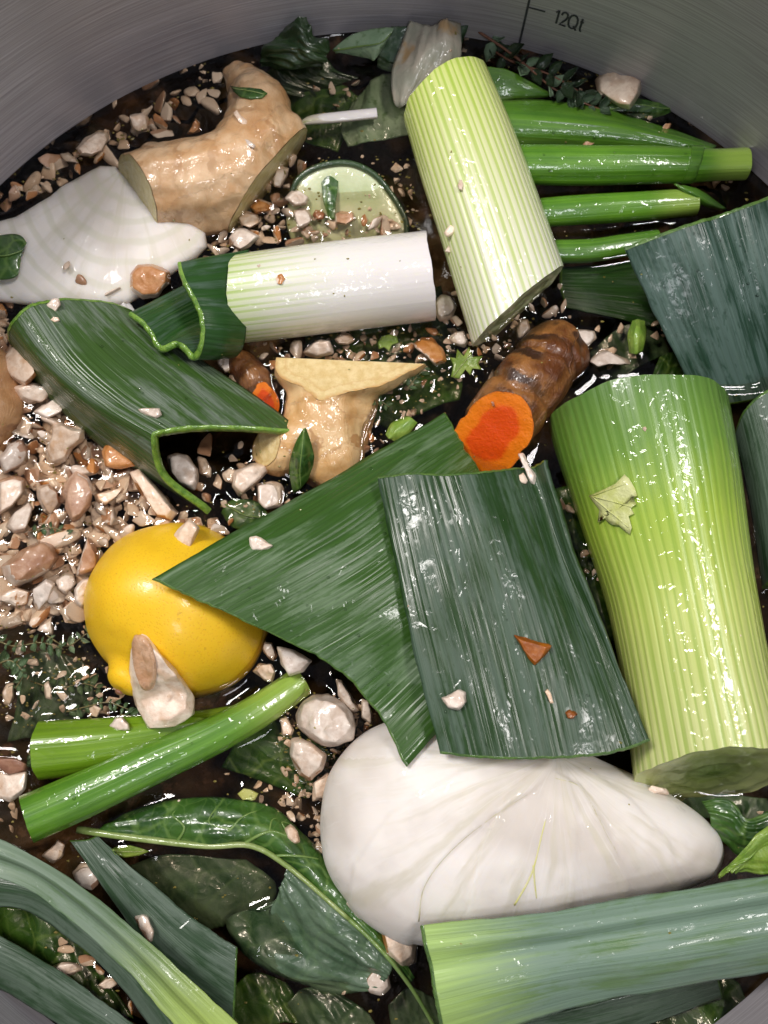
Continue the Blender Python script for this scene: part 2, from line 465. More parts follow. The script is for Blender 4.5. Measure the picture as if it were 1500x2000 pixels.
def mat_leek_stalk(name, stops, stripe=(0.34, 0.50, 0.10), freq=3.4, amt=0.5, fade=(0.0, 1.0), rough=0.33, sss=0.08, seed=0, bump=0.35):
    """Pale leek sheath: parallel ribs, colour running along its length."""
    s = N(name); x, y, _ = s.sep(s.uv()); un = s.sep(s.uv('norm'))
    wob = s.noise(s.comb(s.math('MULTIPLY', x, 2.6), s.math('MULTIPLY', y, 0.015), seed), 1.0, 2)
    ph = s.math('ADD', s.math('MULTIPLY', x, freq * 2 * math.pi), s.math('MULTIPLY', wob, 9.0))
    rib = s.math('ADD', s.math('MULTIPLY', s.math('SINE', ph), 0.5), 0.5)
    fine = s.noise(s.comb(s.math('MULTIPLY', x, 26.0), s.math('MULTIPLY', y, 0.35), seed), 1.0, 3, 0.6)
    blot = s.noise(s.comb(s.math('MULTIPLY', x, 1.5), s.math('MULTIPLY', y, 0.6), seed + 4), 1.0, 4, 0.6)
    v = s.math('ADD', un[1], s.math('MULTIPLY', s.math('SUBTRACT', blot, 0.5), 0.16))
    base = s.ramp(v, *stops)
    line = s.math('MULTIPLY', s.step(rib, 0.45, 0.95), s.math('ADD', 0.35, s.math('MULTIPLY', fine, 1.1)))
    f = s.ramp(v, (0.0, fade[0]), (fade[2] if len(fade) > 2 else 1.0, fade[1]))
    c = s.mix(s.math('MULTIPLY', s.math('MULTIPLY', line, f), amt, clamp=True), base, s.mix(1.0, base, stripe, 'MULTIPLY'))
    c = s.mix(s.math('MULTIPLY', s.step(fine, 0.5, 0.75), 0.14), c, s.mix(1.0, c, (0.72, 0.8, 0.5), 'MULTIPLY'))
    c = s.mix(s.math('MULTIPLY', s.step(blot, 0.62, 0.72), 0.15), c, s.mix(1.0, c, (0.8, 0.74, 0.6), 'MULTIPLY'))
    nb = s.bump(s.math('ADD', s.math('MULTIPLY', rib, -0.5), s.math('MULTIPLY', fine, 0.3)), bump, 0.0006)
    return s.bsdf(Base_Color=c, Normal=nb, Roughness=rough, Coat_Weight=0.7, Coat_Roughness=0.06, Coat_Normal=s.film(0.45),
                  Subsurface_Weight=sss, Subsurface_Radius=(0.004, 0.0045, 0.002), Subsurface_Scale=1.0)

def mat_rings(name, inner, outer, n=5.0, dark=(0.7, 0.75, 0.5)):
    s = N(name); x, y, _ = s.sep(s.uv())
    r = s.math('SQRT', s.math('ADD', s.math('MULTIPLY', x, x), s.math('MULTIPLY', y, y)))
    r = s.math('ADD', r, s.math('MULTIPLY', s.math('SUBTRACT', s.noise(s.uv(), 2.5, 2), 0.5), 0.16))
    w = s.math('ADD', s.math('MULTIPLY', s.math('SINE', s.math('MULTIPLY', r, n * 6.283)), 0.5), 0.5)
    c = s.mix(r, inner, outer); c = s.mix(s.math('MULTIPLY', s.step(w, 0.6, 0.95), 0.7), c, s.mix(1.0, c, dark, 'MULTIPLY'))
    g = s.noise(s.uv(), 14, 4, 0.7); c = s.mix(s.math('MULTIPLY', s.step(g, 0.55, 0.75), 0.4), c, s.mix(1.0, c, (0.6, 0.6, 0.4), 'MULTIPLY'))
    return s.bsdf(Base_Color=c, Roughness=0.35, Normal=s.bump(s.math('ADD', w, g), 0.3, 0.0006), Coat_Weight=0.5, Coat_Roughness=0.08)

def mat_plain(name, c1, c2, sc=160, rough=0.4, coat=0.6, bump=0.3, sss=0.0, c3=None, det=4, film=0.4):
    s = N(name); g = s.obj(); a = s.noise(g, sc, det, 0.6)
    c = s.mix(s.step(a, 0.35, 0.65), c1, c2)
    if c3: c = s.mix(s.step(s.noise(g, sc * 2.6, 4, 0.6), 0.56, 0.68), c, c3)
    kw = dict(Base_Color=c, Roughness=rough, Normal=s.bump(s.noise(g, sc * 5, 4, 0.6), bump, 0.0006), Coat_Weight=coat, Coat_Roughness=0.07)
    if coat: kw['Coat_Normal'] = s.film(film)
    if sss: kw.update(Subsurface_Weight=sss, Subsurface_Radius=(0.003, 0.002, 0.0012), Subsurface_Scale=1.0)
    return s.bsdf(**kw)

def mat_stalk(name, c1, c2, rough=0.3, tip=None):
    s = N(name); x, y, _ = s.sep(s.uv()); un = s.sep(s.uv('norm'))
    vein = s.noise(s.comb(s.math('MULTIPLY', x, 8.0), s.math('MULTIPLY', y, 0.1)), 1.0, 3, 0.6)
    blot = s.noise(s.comb(s.math('MULTIPLY', x, 1.3), s.math('MULTIPLY', y, 0.5)), 1.0, 4, 0.6)
    c = s.mix(s.step(s.math('ADD', s.math('MULTIPLY', vein, 0.6), s.math('MULTIPLY', blot, 0.4)), 0.35, 0.65), c1, c2)
    if tip: c = s.mix(s.step(un[1], 0.62, 0.9), c, s.mix(vein, tip, tuple(q * 0.75 for q in tip)))
    return s.bsdf(Base_Color=c, Roughness=rough, Normal=s.bump(vein, 0.4, 0.0007), Coat_Weight=0.9, Coat_Roughness=0.06, Coat_Normal=s.film(0.4),
                  Subsurface_Weight=0.05, Subsurface_Radius=(0.002, 0.003, 0.001), Subsurface_Scale=1.0)

def mat_onion(name, vein_amt=1.0, seed=0.0, rings=0.0):
    """Peeled onion: milky flesh, faint veins running out from the crown."""
    s = N(name); a, r, _ = s.sep(s.uv())
    wig = s.noise(s.comb(s.math('MULTIPLY', a, 1.5), s.math('MULTIPLY', r, 0.4), seed), 1.0, 3)
    aa = s.math('ADD', a, s.math('MULTIPLY', wig, 0.16))
    v1 = s.noise(s.comb(s.math('MULTIPLY', aa, 6.0), s.math('MULTIPLY', r, 0.22), seed), 1.0, 4, 0.55)
    v2 = s.noise(s.comb(s.math('MULTIPLY', aa, 34.0), s.math('MULTIPLY', r, 0.4), seed), 1.0, 2, 0.5)
    cl = s.noise(s.geo(), 42, 3, 0.5)
    c = s.mix(s.step(cl, 0.35, 0.65), (0.64, 0.58, 0.52), (0.82, 0.77, 0.72))
    c = s.mix(s.math('MULTIPLY', s.step(v1, 0.48, 0.68), 0.70 * vein_amt), c, (0.60, 0.555, 0.44))
    c = s.mix(s.math('MULTIPLY', s.step(v2, 0.58, 0.72), 0.26 * vein_amt), c, (0.84, 0.81, 0.78))
    if rings:
        rw = s.math('ADD', s.math('MULTIPLY', s.math('SINE', s.math('ADD', s.math('MULTIPLY', r, rings * 6.283), s.math('MULTIPLY', wig, 5.0))), 0.5), 0.5)
        c = s.mix(s.math('MULTIPLY', s.step(rw, 0.55, 0.97), 0.42), c, (0.58, 0.57, 0.43))
        v1 = s.math('ADD', v1, s.math('MULTIPLY', rw, -0.8))
    nb = s.bump(s.math('ADD', v1, s.math('MULTIPLY', v2, 0.4)), 0.16, 0.0008)
    wm = s.step(s.noise(s.geo(), 210, 2), 0.56, 0.66)
    return s.bsdf(Base_Color=c, Roughness=0.50, Normal=nb, Specular_IOR_Level=0.3, Coat_Weight=s.math('MULTIPLY', wm, 0.55), Coat_Roughness=0.07, Coat_Normal=s.film(0.5),
                  Subsurface_Weight=0.5, Subsurface_Radius=(0.007, 0.006, 0.0045), Subsurface_Scale=1.0)

def mat_ginger(name, c1, c2, c3, freq=6.0, band=(0.82, 0.98), bands=0.75, rough=0.38, coat=0.75):
    s = N(name); g = s.geo(); x, y, _ = s.sep(s.uv())
    w = s.noise(g, 120, 4, 0.6)
    ring = s.math('ADD', s.math('MULTIPLY', s.math('SINE', s.math('ADD', s.math('MULTIPLY', x, freq), s.math('MULTIPLY', w, 9.0))), 0.5), 0.5)
    fib = s.noise(s.comb(s.math('MULTIPLY', x, 3.0), s.math('MULTIPLY', y, 14.0), w), 1.0, 4, 0.65)
    c = s.mix(s.step(w, 0.36, 0.62), c1, c2)
    c = s.mix(s.math('MULTIPLY', s.step(ring, band[0], band[1]), s.math('MULTIPLY', s.step(s.noise(g, 60, 2), 0.36, 0.6), bands)), c, c3)
    c = s.mix(s.math('MULTIPLY', s.step(fib, 0.56, 0.72), 0.28), c, c3)
    c = s.mix(s.math('MULTIPLY', s.step(s.noise(g, 48, 3, 0.6), 0.55, 0.68), 0.55), c, s.mix(1.0, c, (0.72, 0.6, 0.45), 'MULTIPLY'))
    h = s.math('ADD', s.math('MULTIPLY', fib, 0.7), s.math('MULTIPLY', ring, -0.45))
    return s.bsdf(Base_Color=c, Roughness=0.42, Normal=s.bump(h, rough, 0.0009), Coat_Weight=coat, Coat_Roughness=0.09, Coat_Normal=s.film(0.6),
                  Subsurface_Weight=0.08, Subsurface_Radius=(0.004, 0.002, 0.001), Subsurface_Scale=1.0)

def mat_chip(name, c1, c2, c3, coat=0.5, bump=0.35):
    s = N(name); g = s.obj(); r = s.rnd()
    v = s.add(g, s.comb(r, s.math('MULTIPLY', r, 3.1), 0.3))
    a = s.noise(v, 260, 4, 0.65)
    c = s.mix(s.step(a, 0.35, 0.66), c1, c2)
    c = s.mix(s.math('MULTIPLY', s.step(s.noise(v, 140, 3, 0.6), 0.54, 0.66), 0.5), c, c3)
    c = s.mix(s.math('MULTIPLY', s.step(s.noise(v, 900, 3, 0.6), 0.62, 0.70), 0.3), c, s.mix(1.0, c, (0.45, 0.32, 0.22), 'MULTIPLY'))
    hs = s.node('ShaderNodeHueSaturation'); s.put(hs.inputs['Color'], c)
    s.put(hs.inputs['Value'], s.math('ADD', 0.78, s.math('MULTIPLY', r, 0.36))); s.put(hs.inputs['Saturation'], s.math('ADD', 0.75, s.math('MULTIPLY', s.math('FRACT', s.math('MULTIPLY', r, 7.3)), 0.5)))
    return s.bsdf(Base_Color=hs.outputs[0], Roughness=0.42, Normal=s.bump(s.noise(v, 700, 4, 0.65), bump, 0.0006), Coat_Weight=coat, Coat_Roughness=0.10)

# brushed steel: the scratches run round the pot
s = N('brushed_steel'); p = s.sep(s.geo())
ang = s.math('ARCTAN2', p[1], p[0])
v = s.comb(s.math('MULTIPLY', ang, 3.2), s.math('MULTIPLY', p[2], 2100.0))
b1 = s.noise(v, 1.0, 3, 0.7); b2 = s.noise(s.comb(s.math('MULTIPLY', ang, 2.2), s.math('MULTIPLY', p[2], 1500.0)), 1.0, 3, 0.6)
smear = s.noise(s.geo(), 34, 4, 0.6)
c = s.mix(s.step(b1, 0.3, 0.75), (0.36, 0.34, 0.36), (0.58, 0.56, 0.595)); c = s.mix(s.math('MULTIPLY', smear, 0.35), c, (0.40, 0.36, 0.35))
tan = s.comb(0.0, 0.0, 1.0)
M_STEEL = s.bsdf(Base_Color=c, Metallic=1.0, Roughness=s.math('ADD', 0.46, s.math('MULTIPLY', b2, 0.18)), Anisotropic=0.8, Tangent=tan,
                 Normal=s.bump(s.math('ADD', b1, s.math('MULTIPLY', b2, 0.6)), 0.09, 0.0003))
M_ETCH = mat_plain('etched_marking', (0.035, 0.035, 0.045), (0.06, 0.06, 0.07), 500, 0.6, 0.0, 0.1)

# broth: a brown tea, clear for a few millimetres, reflecting above
s = N('broth'); s.t.nodes.remove(s.b)
tr = s.node('ShaderNodeBsdfTransparent'); gl = s.node('ShaderNodeBsdfGlossy'); fr = s.node('ShaderNodeFresnel'); mx = s.node('ShaderNodeMixShader')
g = s.geo(); h = s.math('ADD', s.noise(g, 60, 2, 0.5), s.math('MULTIPLY', s.noise(g, 190, 2, 0.5), 0.35))
nb = s.bump(h, 0.35, 0.0012)
s.put(tr.inputs[0], (0.93, 0.90, 0.84)); s.put(gl.inputs[0], (1, 1, 1)); s.put(gl.inputs[1], 0.03); s.put(gl.inputs[2], nb)
s.put(fr.inputs[0], 1.34); s.put(fr.inputs[1], nb)
s.t.links.new(fr.outputs[0], mx.inputs[0]); s.t.links.new(tr.outputs[0], mx.inputs[1]); s.t.links.new(gl.outputs[0], mx.inputs[2])
s.t.links.new(mx.outputs[0], s.out.inputs[0])
ab = s.node('ShaderNodeVolumeAbsorption'); s.put(ab.inputs[0], (0.66, 0.46, 0.26)); s.put(ab.inputs[1], 44.0)
s.t.links.new(ab.outputs[0], s.out.inputs[1]); M_BROTH = s.m

M_LEAF_A = mat_leek_leaf('leek_leaf_fold', (0.036, 0.080, 0.015), (0.135, 0.170, 0.130), 0.52, seed=1, streak=0.5)
M_LEAF_B = mat_leek_leaf('leek_leaf_wedge', (0.032, 0.084, 0.012), (0.108, 0.172, 0.086), 0.48, seed=5, streak=0.6)
M_LEAF_C = mat_leek_leaf('leek_leaf_slab', (0.016, 0.047, 0.010), (0.054, 0.092, 0.060), 0.66, seed=9, streak=0.45)
M_LEAF_D = mat_leek_leaf('leek_leaf_blue', (0.018, 0.050, 0.030), (0.074, 0.124, 0.104), 0.80, seed=13, streak=0.4)
M_LEAF_E = mat_leek_leaf('leek_leaf_pale', (0.11, 0.19, 0.08), (0.165, 0.245, 0.190), 0.95, pale=(0.28, 0.41, 0.12), pale_at=(-0.02, 0.36), seed=17, streak=0.18, spots=0.25, ribs=0.3)
M_LEAF_F = mat_leek_leaf('leek_leaf_light', (0.10, 0.17, 0.075), (0.165, 0.230, 0.165), 0.85, pale=(0.34, 0.46, 0.11), pale_at=(1.0, 0.45), seed=21, streak=0.22, spots=0.3, ribs=0.5)
M_LEAF_G = mat_leek_leaf('leek_leaf_dull', (0.030, 0.062, 0.030), (0.090, 0.130, 0.095), 0.8, seed=25, spots=0.3, ribs=0.5)
M_LEAF_S = mat_leek_leaf('leek_leaf_scrap', (0.020, 0.066, 0.013), (0.065, 0.110, 0.078), 0.5, seed=29)
M_CUT_D = mat_plain('leek_leaf_cut_dark', (0.05, 0.115, 0.022), (0.09, 0.18, 0.03), 420, 0.35, 0.6, 0.5)
M_CUT = mat_plain('leek_leaf_cut', (0.085, 0.205, 0.014), (0.20, 0.36, 0.04), 520, 0.35, 0.7, 0.6, 0.1)
M_STALK_UP = mat_leek_stalk('leek_sheath_striped', ((0.0, (0.58, 0.66, 0.20)), (0.35, (0.66, 0.70, 0.34)), (0.75, (0.72, 0.73, 0.50)), (1.0, (0.76, 0.75, 0.62))), (0.60, 0.76, 0.26), 5.0, 1.0, (1.0, 0.75))
M_STALK_WH = mat_leek_stalk('leek_sheath_white', ((0.0, (0.60, 0.66, 0.40)), (0.22, (0.74, 0.73, 0.62)), (0.5, (0.80, 0.77, 0.72)), (1.0, (0.80, 0.75, 0.73))), (0.62, 0.78, 0.30), 5.0, 0.9, (1.0, 0.0, 0.5), bump=0.05, sss=0.2)
M_STALK_BIG = mat_leek_stalk('leek_sheath_green', ((0.0, (0.10, 0.21, 0.035)), (0.16, (0.16, 0.30, 0.04)), (0.34, (0.36, 0.50, 0.06)), (0.62, (0.50, 0.58, 0.14)), (1.0, (0.56, 0.60, 0.24))), (0.52, 0.68, 0.26), 4.2, 0.80, (0.4, 1.0))
M_END_GREEN = mat_rings('leek_end_green', (0.07, 0.12, 0.015), (0.46, 0.50, 0.20), 4)
M_END_PALE = mat_rings('leek_end_pale', (0.46, 0.52, 0.22), (0.62, 0.64, 0.38), 5)
M_END_WHITE = mat_rings('leek_end_white', (0.66, 0.66, 0.44), (0.76, 0.75, 0.62), 5)
M_SCAL = mat_stalk('scallion_green', (0.060, 0.175, 0.012), (0.125, 0.29, 0.022), tip=(0.30, 0.46, 0.07))
M_SCAL2 = mat_stalk('scallion_deep', (0.05, 0.145, 0.014), (0.10, 0.235, 0.02))
M_SCAL3 = mat_stalk('scallion_yellow', (0.11, 0.22, 0.008), (0.18, 0.32, 0.015))
M_SCAL_END = mat_rings('scallion_end', (0.10, 0.20, 0.03), (0.30, 0.44, 0.10), 3)
M_ONION = mat_onion('onion_flesh'); M_ONION2 = mat_onion('onion_flesh_half', 0.8, 5.0, rings=1.5)
M_ONION_LINE = mat_plain('onion_layer_edge', (0.52, 0.47, 0.30), (0.66, 0.62, 0.42), 200, 0.5, 0.2, 0.2)
M_ONION_YEL = mat_plain('onion_sprout', (0.62, 0.60, 0.20), (0.70, 0.67, 0.36), 200, 0.45, 0.3, 0.2)
s = N('lemon_rind'); g = s.obj(); pore = s.voro(g, 1250, 'F1'); b = s.noise(g, 40, 3)
c = s.mix(b, (0.85, 0.49, 0.010), (0.90, 0.585, 0.020)); c = s.mix(s.math('MULTIPLY', s.step(pore, 0.42, 0.10), 0.40), c, (0.70, 0.33, 0.008)); c = s.mix(s.math('MULTIPLY', s.step(s.noise(g, 85, 4, 0.6), 0.56, 0.70), 0.35), c, (0.76, 0.42, 0.010)); c = s.mix(s.math('MULTIPLY', s.step(s.noise(g, 420, 3, 0.6), 0.68, 0.72), 0.35), c, (0.45, 0.22, 0.02))
M_LEMON = s.bsdf(Base_Color=c, Roughness=0.42, Normal=s.bump(s.math('ADD', s.step(pore, 0.0, 0.45), s.math('MULTIPLY', s.noise(g, 190, 3), 0.8)), 0.12, 0.0005), Coat_Weight=0.22, Coat_Roughness=0.12, Coat_Normal=s.film(0.15),
                 Subsurface_Weight=0.2, Subsurface_Radius=(0.004, 0.0025, 0.0005), Subsurface_Scale=1.0)
M_GINGER = mat_ginger('ginger_skin', (0.60, 0.345, 0.16), (0.71, 0.48, 0.28), (0.40, 0.20, 0.075))
M_GINGER2 = mat_ginger('ginger_skin_golden', (0.62, 0.35, 0.13), (0.73, 0.49, 0.24), (0.38, 0.17, 0.05), 9)
M_GINGER3 = mat_ginger('ginger_skin_brown', (0.36, 0.18, 0.07), (0.46, 0.26, 0.12), (0.20, 0.08, 0.03))
def mat_root_cut(name, c1, c2, rim):
    s = N(name); u = s.uv(); f = s.sep(s.uv('norm'))[0]; n1 = s.noise(u, 3.2, 4, 0.6); fib = s.noise(u, 22, 4, 0.7)
    c = s.mix(s.step(n1, 0.35, 0.65), c1, c2)
    c = s.mix(s.math('MULTIPLY', s.step(fib, 0.54, 0.68), 0.4), c, s.mix(1.0, c, (0.78, 0.66, 0.42), 'MULTIPLY'))
    ff = s.math('ADD', f, s.math('MULTIPLY', s.math('SUBTRACT', n1, 0.5), 0.25))
    c = s.mix(s.math('MULTIPLY', s.step(s.math('ABSOLUTE', s.math('SUBTRACT', ff, 0.74)), 0.05, 0.0), 0.35), c, rim)
    c = s.mix(s.step(ff, 0.88, 1.0), c, rim)
    return s.bsdf(Base_Color=c, Roughness=0.42, Normal=s.bump(s.math('ADD', fib, n1), 0.5, 0.0008), Coat_Weight=0.5, Coat_Roughness=0.12, Coat_Normal=s.film(0.4), Subsurface_Weight=0.15, Subsurface_Radius=(0.003, 0.002, 0.001), Subsurface_Scale=1.0)
M_GCUT = mat_root_cut('ginger_flesh', (0.62, 0.52, 0.22), (0.72, 0.63, 0.36), (0.54, 0.38, 0.15))
M_GCUT2 = mat_root_cut('ginger_flesh_pale', (0.68, 0.49, 0.20), (0.80, 0.63, 0.32), (0.60, 0.34, 0.11))
M_TURM = mat_ginger('turmeric_skin', (0.12, 0.034, 0.006), (0.30, 0.125, 0.032), (0.030, 0.009, 0.004), 9, (0.35, 0.8), 0.95, 1.0, 0.35)
s = N('turmeric_flesh'); un = s.sep(s.uv('norm')); g = s.noise(s.uv(), 3.0, 4, 0.6); f = s.math('ADD', un[0], s.math('MULTIPLY', s.math('SUBTRACT', g, 0.5), 0.18))
c = s.ramp(f, (0.0, (0.78, 0.070, 0.002)), (0.50, (0.80, 0.078, 0.002)), (0.62, (0.88, 0.190, 0.004)), (0.92, (0.90, 0.225, 0.006)), (1.0, (0.60, 0.14, 0.015)))
c = s.mix(s.math('MULTIPLY', s.step(s.noise(s.uv(), 16, 3, 0.7), 0.5, 0.7), 0.3), c, (0.93, 0.20, 0.004))
M_TCUT = s.bsdf(Base_Color=c, Roughness=0.4, Normal=s.bump(s.noise(s.uv(), 9, 4, 0.7), 0.5, 0.0007), Coat_Weight=0.5, Coat_Roughness=0.1, Coat_Normal=s.film(0.4))
M_CHIP = mat_chip('mushroom_flesh', (0.65, 0.49, 0.375), (0.82, 0.685, 0.565), (0.56, 0.34, 0.19))
M_CHIP_SKIN = mat_chip('mushroom_skin', (0.44, 0.21, 0.10), (0.56, 0.31, 0.17), (0.34, 0.13, 0.055))
M_CHIP_DARK = mat_chip('mushroom_brown', (0.26, 0.085, 0.03), (0.36, 0.14, 0.055), (0.14, 0.04, 0.015))
M_GILL = mat_chip('mushroom_gill', (0.50, 0.30, 0.18), (0.62, 0.42, 0.29), (0.40, 0.2, 0.1), bump=0.6)
def mat_veined(name, c1, c2, vein, cell=85, amt=0.6, bump=0.38):
    """A soft leaf: quilted between a net of fine veins."""
    s = N(name); g = s.obj(); w = s.add(g, s.scale(s.noise(g, 90, 2, color=True), 0.006))
    e1 = s.voro(w, cell, 'DISTANCE_TO_EDGE'); e2 = s.voro(w, cell * 2.7, 'DISTANCE_TO_EDGE')
    a = s.noise(g, 85, 4, 0.6)
    c = s.mix(s.step(a, 0.35, 0.65), c1, c2)
    l = s.math('ADD', s.step(e1, 0.06, 0.0), s.math('MULTIPLY', s.step(e2, 0.06, 0.0), 0.4), clamp=True)
    c = s.mix(s.math('MULTIPLY', l, amt), c, vein)
    h = s.math('ADD', s.step(e1, 0.0, 0.35), s.math('ADD', s.math('MULTIPLY', s.step(e2, 0.0, 0.3), 0.35), s.math('MULTIPLY', s.noise(g, 500, 3), 0.3)))
    return s.bsdf(Base_Color=c, Roughness=0.38, Normal=s.bump(h, bump, 0.0011), Coat_Weight=0.6, Coat_Roughness=0.09, Coat_Normal=s.bump(h, bump * 0.7, 0.0011, s.film(0.3)))
M_GREEN = mat_veined('leaf_green', (0.018, 0.060, 0.009), (0.042, 0.112, 0.014), (0.12, 0.21, 0.045))
M_GREEN_W = mat_veined('leaf_waxy', (0.026, 0.066, 0.026), (0.085, 0.135, 0.080), (0.10, 0.17, 0.075), 75, 0.4, 0.45)
M_GREEN_D = mat_plain('leaf_dark', (0.013, 0.034, 0.009), (0.030, 0.066, 0.020), 120, 0.38, 0.7, 0.6)
M_GREEN_P = mat_plain('leaf_pale_back', (0.17, 0.27, 0.15), (0.25, 0.35, 0.22), 130, 0.45, 0.6, 0.5, c3=(0.10, 0.18, 0.07))
M_GREEN_Y = mat_plain('leaf_yellow', (0.50, 0.54, 0.14), (0.60, 0.62, 0.28), 200, 0.42, 0.5, 0.5)
M_GREEN_L = mat_plain('leaf_light', (0.14, 0.26, 0.025), (0.26, 0.38, 0.06), 200, 0.42, 0.5, 0.5)
M_VEIN = mat_plain('leaf_vein', (0.20, 0.28, 0.07), (0.32, 0.39, 0.15), 200, 0.4, 0.5, 0.3)
M_VEIN_D = mat_plain('leaf_vein_dim', (0.12, 0.21, 0.045), (0.18, 0.28, 0.07), 200, 0.4, 0.5, 0.3)
M_STEM_RED = mat_plain('sprig_stem', (0.17, 0.06, 0.03), (0.26, 0.11, 0.06), 300, 0.5, 0.4, 0.4)
M_STEM_GR = mat_plain('thyme_stem', (0.16, 0.15, 0.06), (0.24, 0.2, 0.09), 300, 0.5, 0.4, 0.4)
M_THYME = mat_plain('thyme_leaf', (0.045, 0.09, 0.03), (0.09, 0.15, 0.06), 400, 0.45, 0.5, 0.4)
M_CUKE = mat_plain('cucumber_flesh', (0.46, 0.53, 0.28), (0.60, 0.64, 0.42), 70, 0.35, 0.6, 0.3, 0.2)
s = N('water_drop'); s.t.nodes.remove(s.b)
tr = s.node('ShaderNodeBsdfTransparent'); gl = s.node('ShaderNodeBsdfGlossy'); fr = s.node('ShaderNodeFresnel'); mx = s.node('ShaderNodeMixShader')
s.put(tr.inputs[0], (0.90, 0.92, 0.90)); s.put(gl.inputs[1], 0.03); s.put(fr.inputs[0], 1.40)
s.t.links.new(fr.outputs[0], mx.inputs[0]); s.t.links.new(tr.outputs[0], mx.inputs[1]); s.t.links.new(gl.outputs[0], mx.inputs[2]); s.t.links.new(mx.outputs[0], s.out.inputs[0]); M_DROP = s.m
M_BED = mat_plain('sunken_scraps', (0.030, 0.034, 0.014), (0.085, 0.062, 0.032), 70, 0.6, 0.0, 0.8, c3=(0.17, 0.125, 0.085))
M_FLECK = mat_plain('herb_fleck', (0.20, 0.17, 0.035), (0.34, 0.30, 0.09), 900, 0.5, 0.4, 0.3)
s = N('onion_skin'); g = s.obj(); a = s.noise(g, 130, 4, 0.6, 0.6)
c = s.mix(s.step(a, 0.35, 0.65), (0.42, 0.42, 0.33), (0.58, 0.52, 0.42)); c = s.mix(s.step(s.noise(g, 75, 3), 0.56, 0.66), c, (0.60, 0.40, 0.20))
M_SKIN = s.bsdf(Base_Color=c, Roughness=0.3, Alpha=0.80, Coat_Weight=1.0, Coat_Roughness=0.1, Coat_Normal=s.film(0.7), Normal=s.bump(a, 0.6, 0.001))
# ------------------------------------------------------------------ the pot
POT_H, POT_D = 0.085, 0.16
pot = root('stock_pot', (0, 0, -POT_D), 'brushed stainless steel stock pot holding broth and vegetables', 'pot')
def lathe(parent, prof, mat, name, n=160, loc=Vector((0, 0, 0))):
    V, F = [], []
    for r, z in prof:
        for i in range(n):
            a = 2 * math.pi * i / n; V.append((r * math.cos(a), r * math.sin(a), z))
    for k in range(len(prof) - 1):
        for i in range(n):
            F.append((k * n + i, k * n + (i + 1) % n, (k + 1) * n + (i + 1) % n, (k + 1) * n + i))
    return mesh_object(name, V, F, mat, parent, loc=parent.location)
T = 0.0012
lathe(pot, [(POT_R, POT_H), (POT_R, 0.04), (POT_R, 0.0), (POT_R, -POT_D + 0.012), (POT_R - 0.004, -POT_D + 0.004), (POT_R - 0.012, -POT_D + 0.0005), (0.0005, -POT_D)], M_STEEL, 'inner_wall')
lathe(pot, [(0.0005, -POT_D - 0.006), (POT_R - 0.006, -POT_D - 0.006), (POT_R + T, -POT_D), (POT_R + T, POT_H)], M_STEEL, 'outer_wall')
lathe(pot, [(POT_R, POT_H), (POT_R + 0.001, POT_H + 0.0018), (POT_R + 0.003, POT_H + 0.002), (POT_R + 0.0045, POT_H + 0.0005), (POT_R + 0.004, POT_H - 0.0015), (POT_R + T, POT_H - 0.001)], M_STEEL, 'rim')

def wall_angle_z(px, py):
    """Where the view through (px, py) meets the inner wall: angle round the pot and height."""
    d = ray(px, py)
    a = d.x ** 2 + d.y ** 2; b = 2 * (CAM.x * d.x + CAM.y * d.y); c = CAM.x ** 2 + CAM.y ** 2 - POT_R ** 2
    s_ = (-b + math.sqrt(b * b - 4 * a * c)) / (2 * a)
    q = CAM + d * s_
    return math.atan2(q.y, q.x), q.z
def strip(name, pts, width, parent):
    """A mark on the wall, a polyline of (angle, z), 0.15 mm proud."""
    V, F = [], []; r = POT_R - 0.00018
    def w3(a, z): return Vector((r * math.cos(a), r * math.sin(a), z))
    for k, (a, z) in enumerate(pts):
        a0, z0 = pts[max(0, k - 1)]; a1, z1 = pts[min(len(pts) - 1, k + 1)]
        t = w3(a1, z1) - w3(a0, z0); n = Vector((-math.cos(a), -math.sin(a), 0)); sd = t.cross(n).normalized()
        V += [w3(a, z) + sd * width / 2, w3(a, z) - sd * width / 2]
    for k in range(len(pts) - 1): F.append((2 * k, 2 * k + 1, 2 * k + 3, 2 * k + 2))
    return mesh_object(name, V, F, M_ETCH, parent, loc=parent.location)
aL, zT = wall_angle_z(1031, 13)
strip('measuring_line', [(aL, -0.02 + k * 0.004) for k in range(26)], 0.0007, pot)
aT, _ = wall_angle_z(1066, 19)
strip('tick_mark', [(aL + (aT - aL) * k / 8, zT) for k in range(9)], 0.00055, pot)
GL = {  # strokes on a unit-high cell
    '1': [[(0.05, 0.78), (0.26, 1.0), (0.26, 0.0)]],
    '2': [[(0.02, 0.72), (0.08, 0.92), (0.26, 1.0), (0.46, 0.93), (0.53, 0.73), (0.46, 0.52), (0.22, 0.25), (0.0, 0.02), (0.56, 0.02)]],
    'Q': [[(0.36, 1.0), (0.14, 0.92), (0.02, 0.7), (0.0, 0.48), (0.06, 0.22), (0.2, 0.05), (0.38, 0.0), (0.58, 0.06), (0.70, 0.25), (0.74, 0.5), (0.70, 0.76), (0.56, 0.94), (0.36, 1.0)], [(0.48, 0.24), (0.78, -0.06)]],
    't': [[(0.14, 0.95), (0.14, 0.16), (0.20, 0.03), (0.32, 0.03)], [(0.0, 0.70), (0.31, 0.70)]]}
a0, z0 = wall_angle_z(1082, 37)
a1, _ = wall_angle_z(1139, 50)
th_ = 0.0048; wtot = 2.44
for ch, off in (('1', 0.0), ('2', 0.52), ('Q', 1.20), ('t', 2.12)):
    for st in GL[ch]:
        strip('lettering', [(a0 + (a1 - a0) * (off + x) / wtot, zT - 0.0030 + y * th_) for x, y in st], 0.00066, pot)

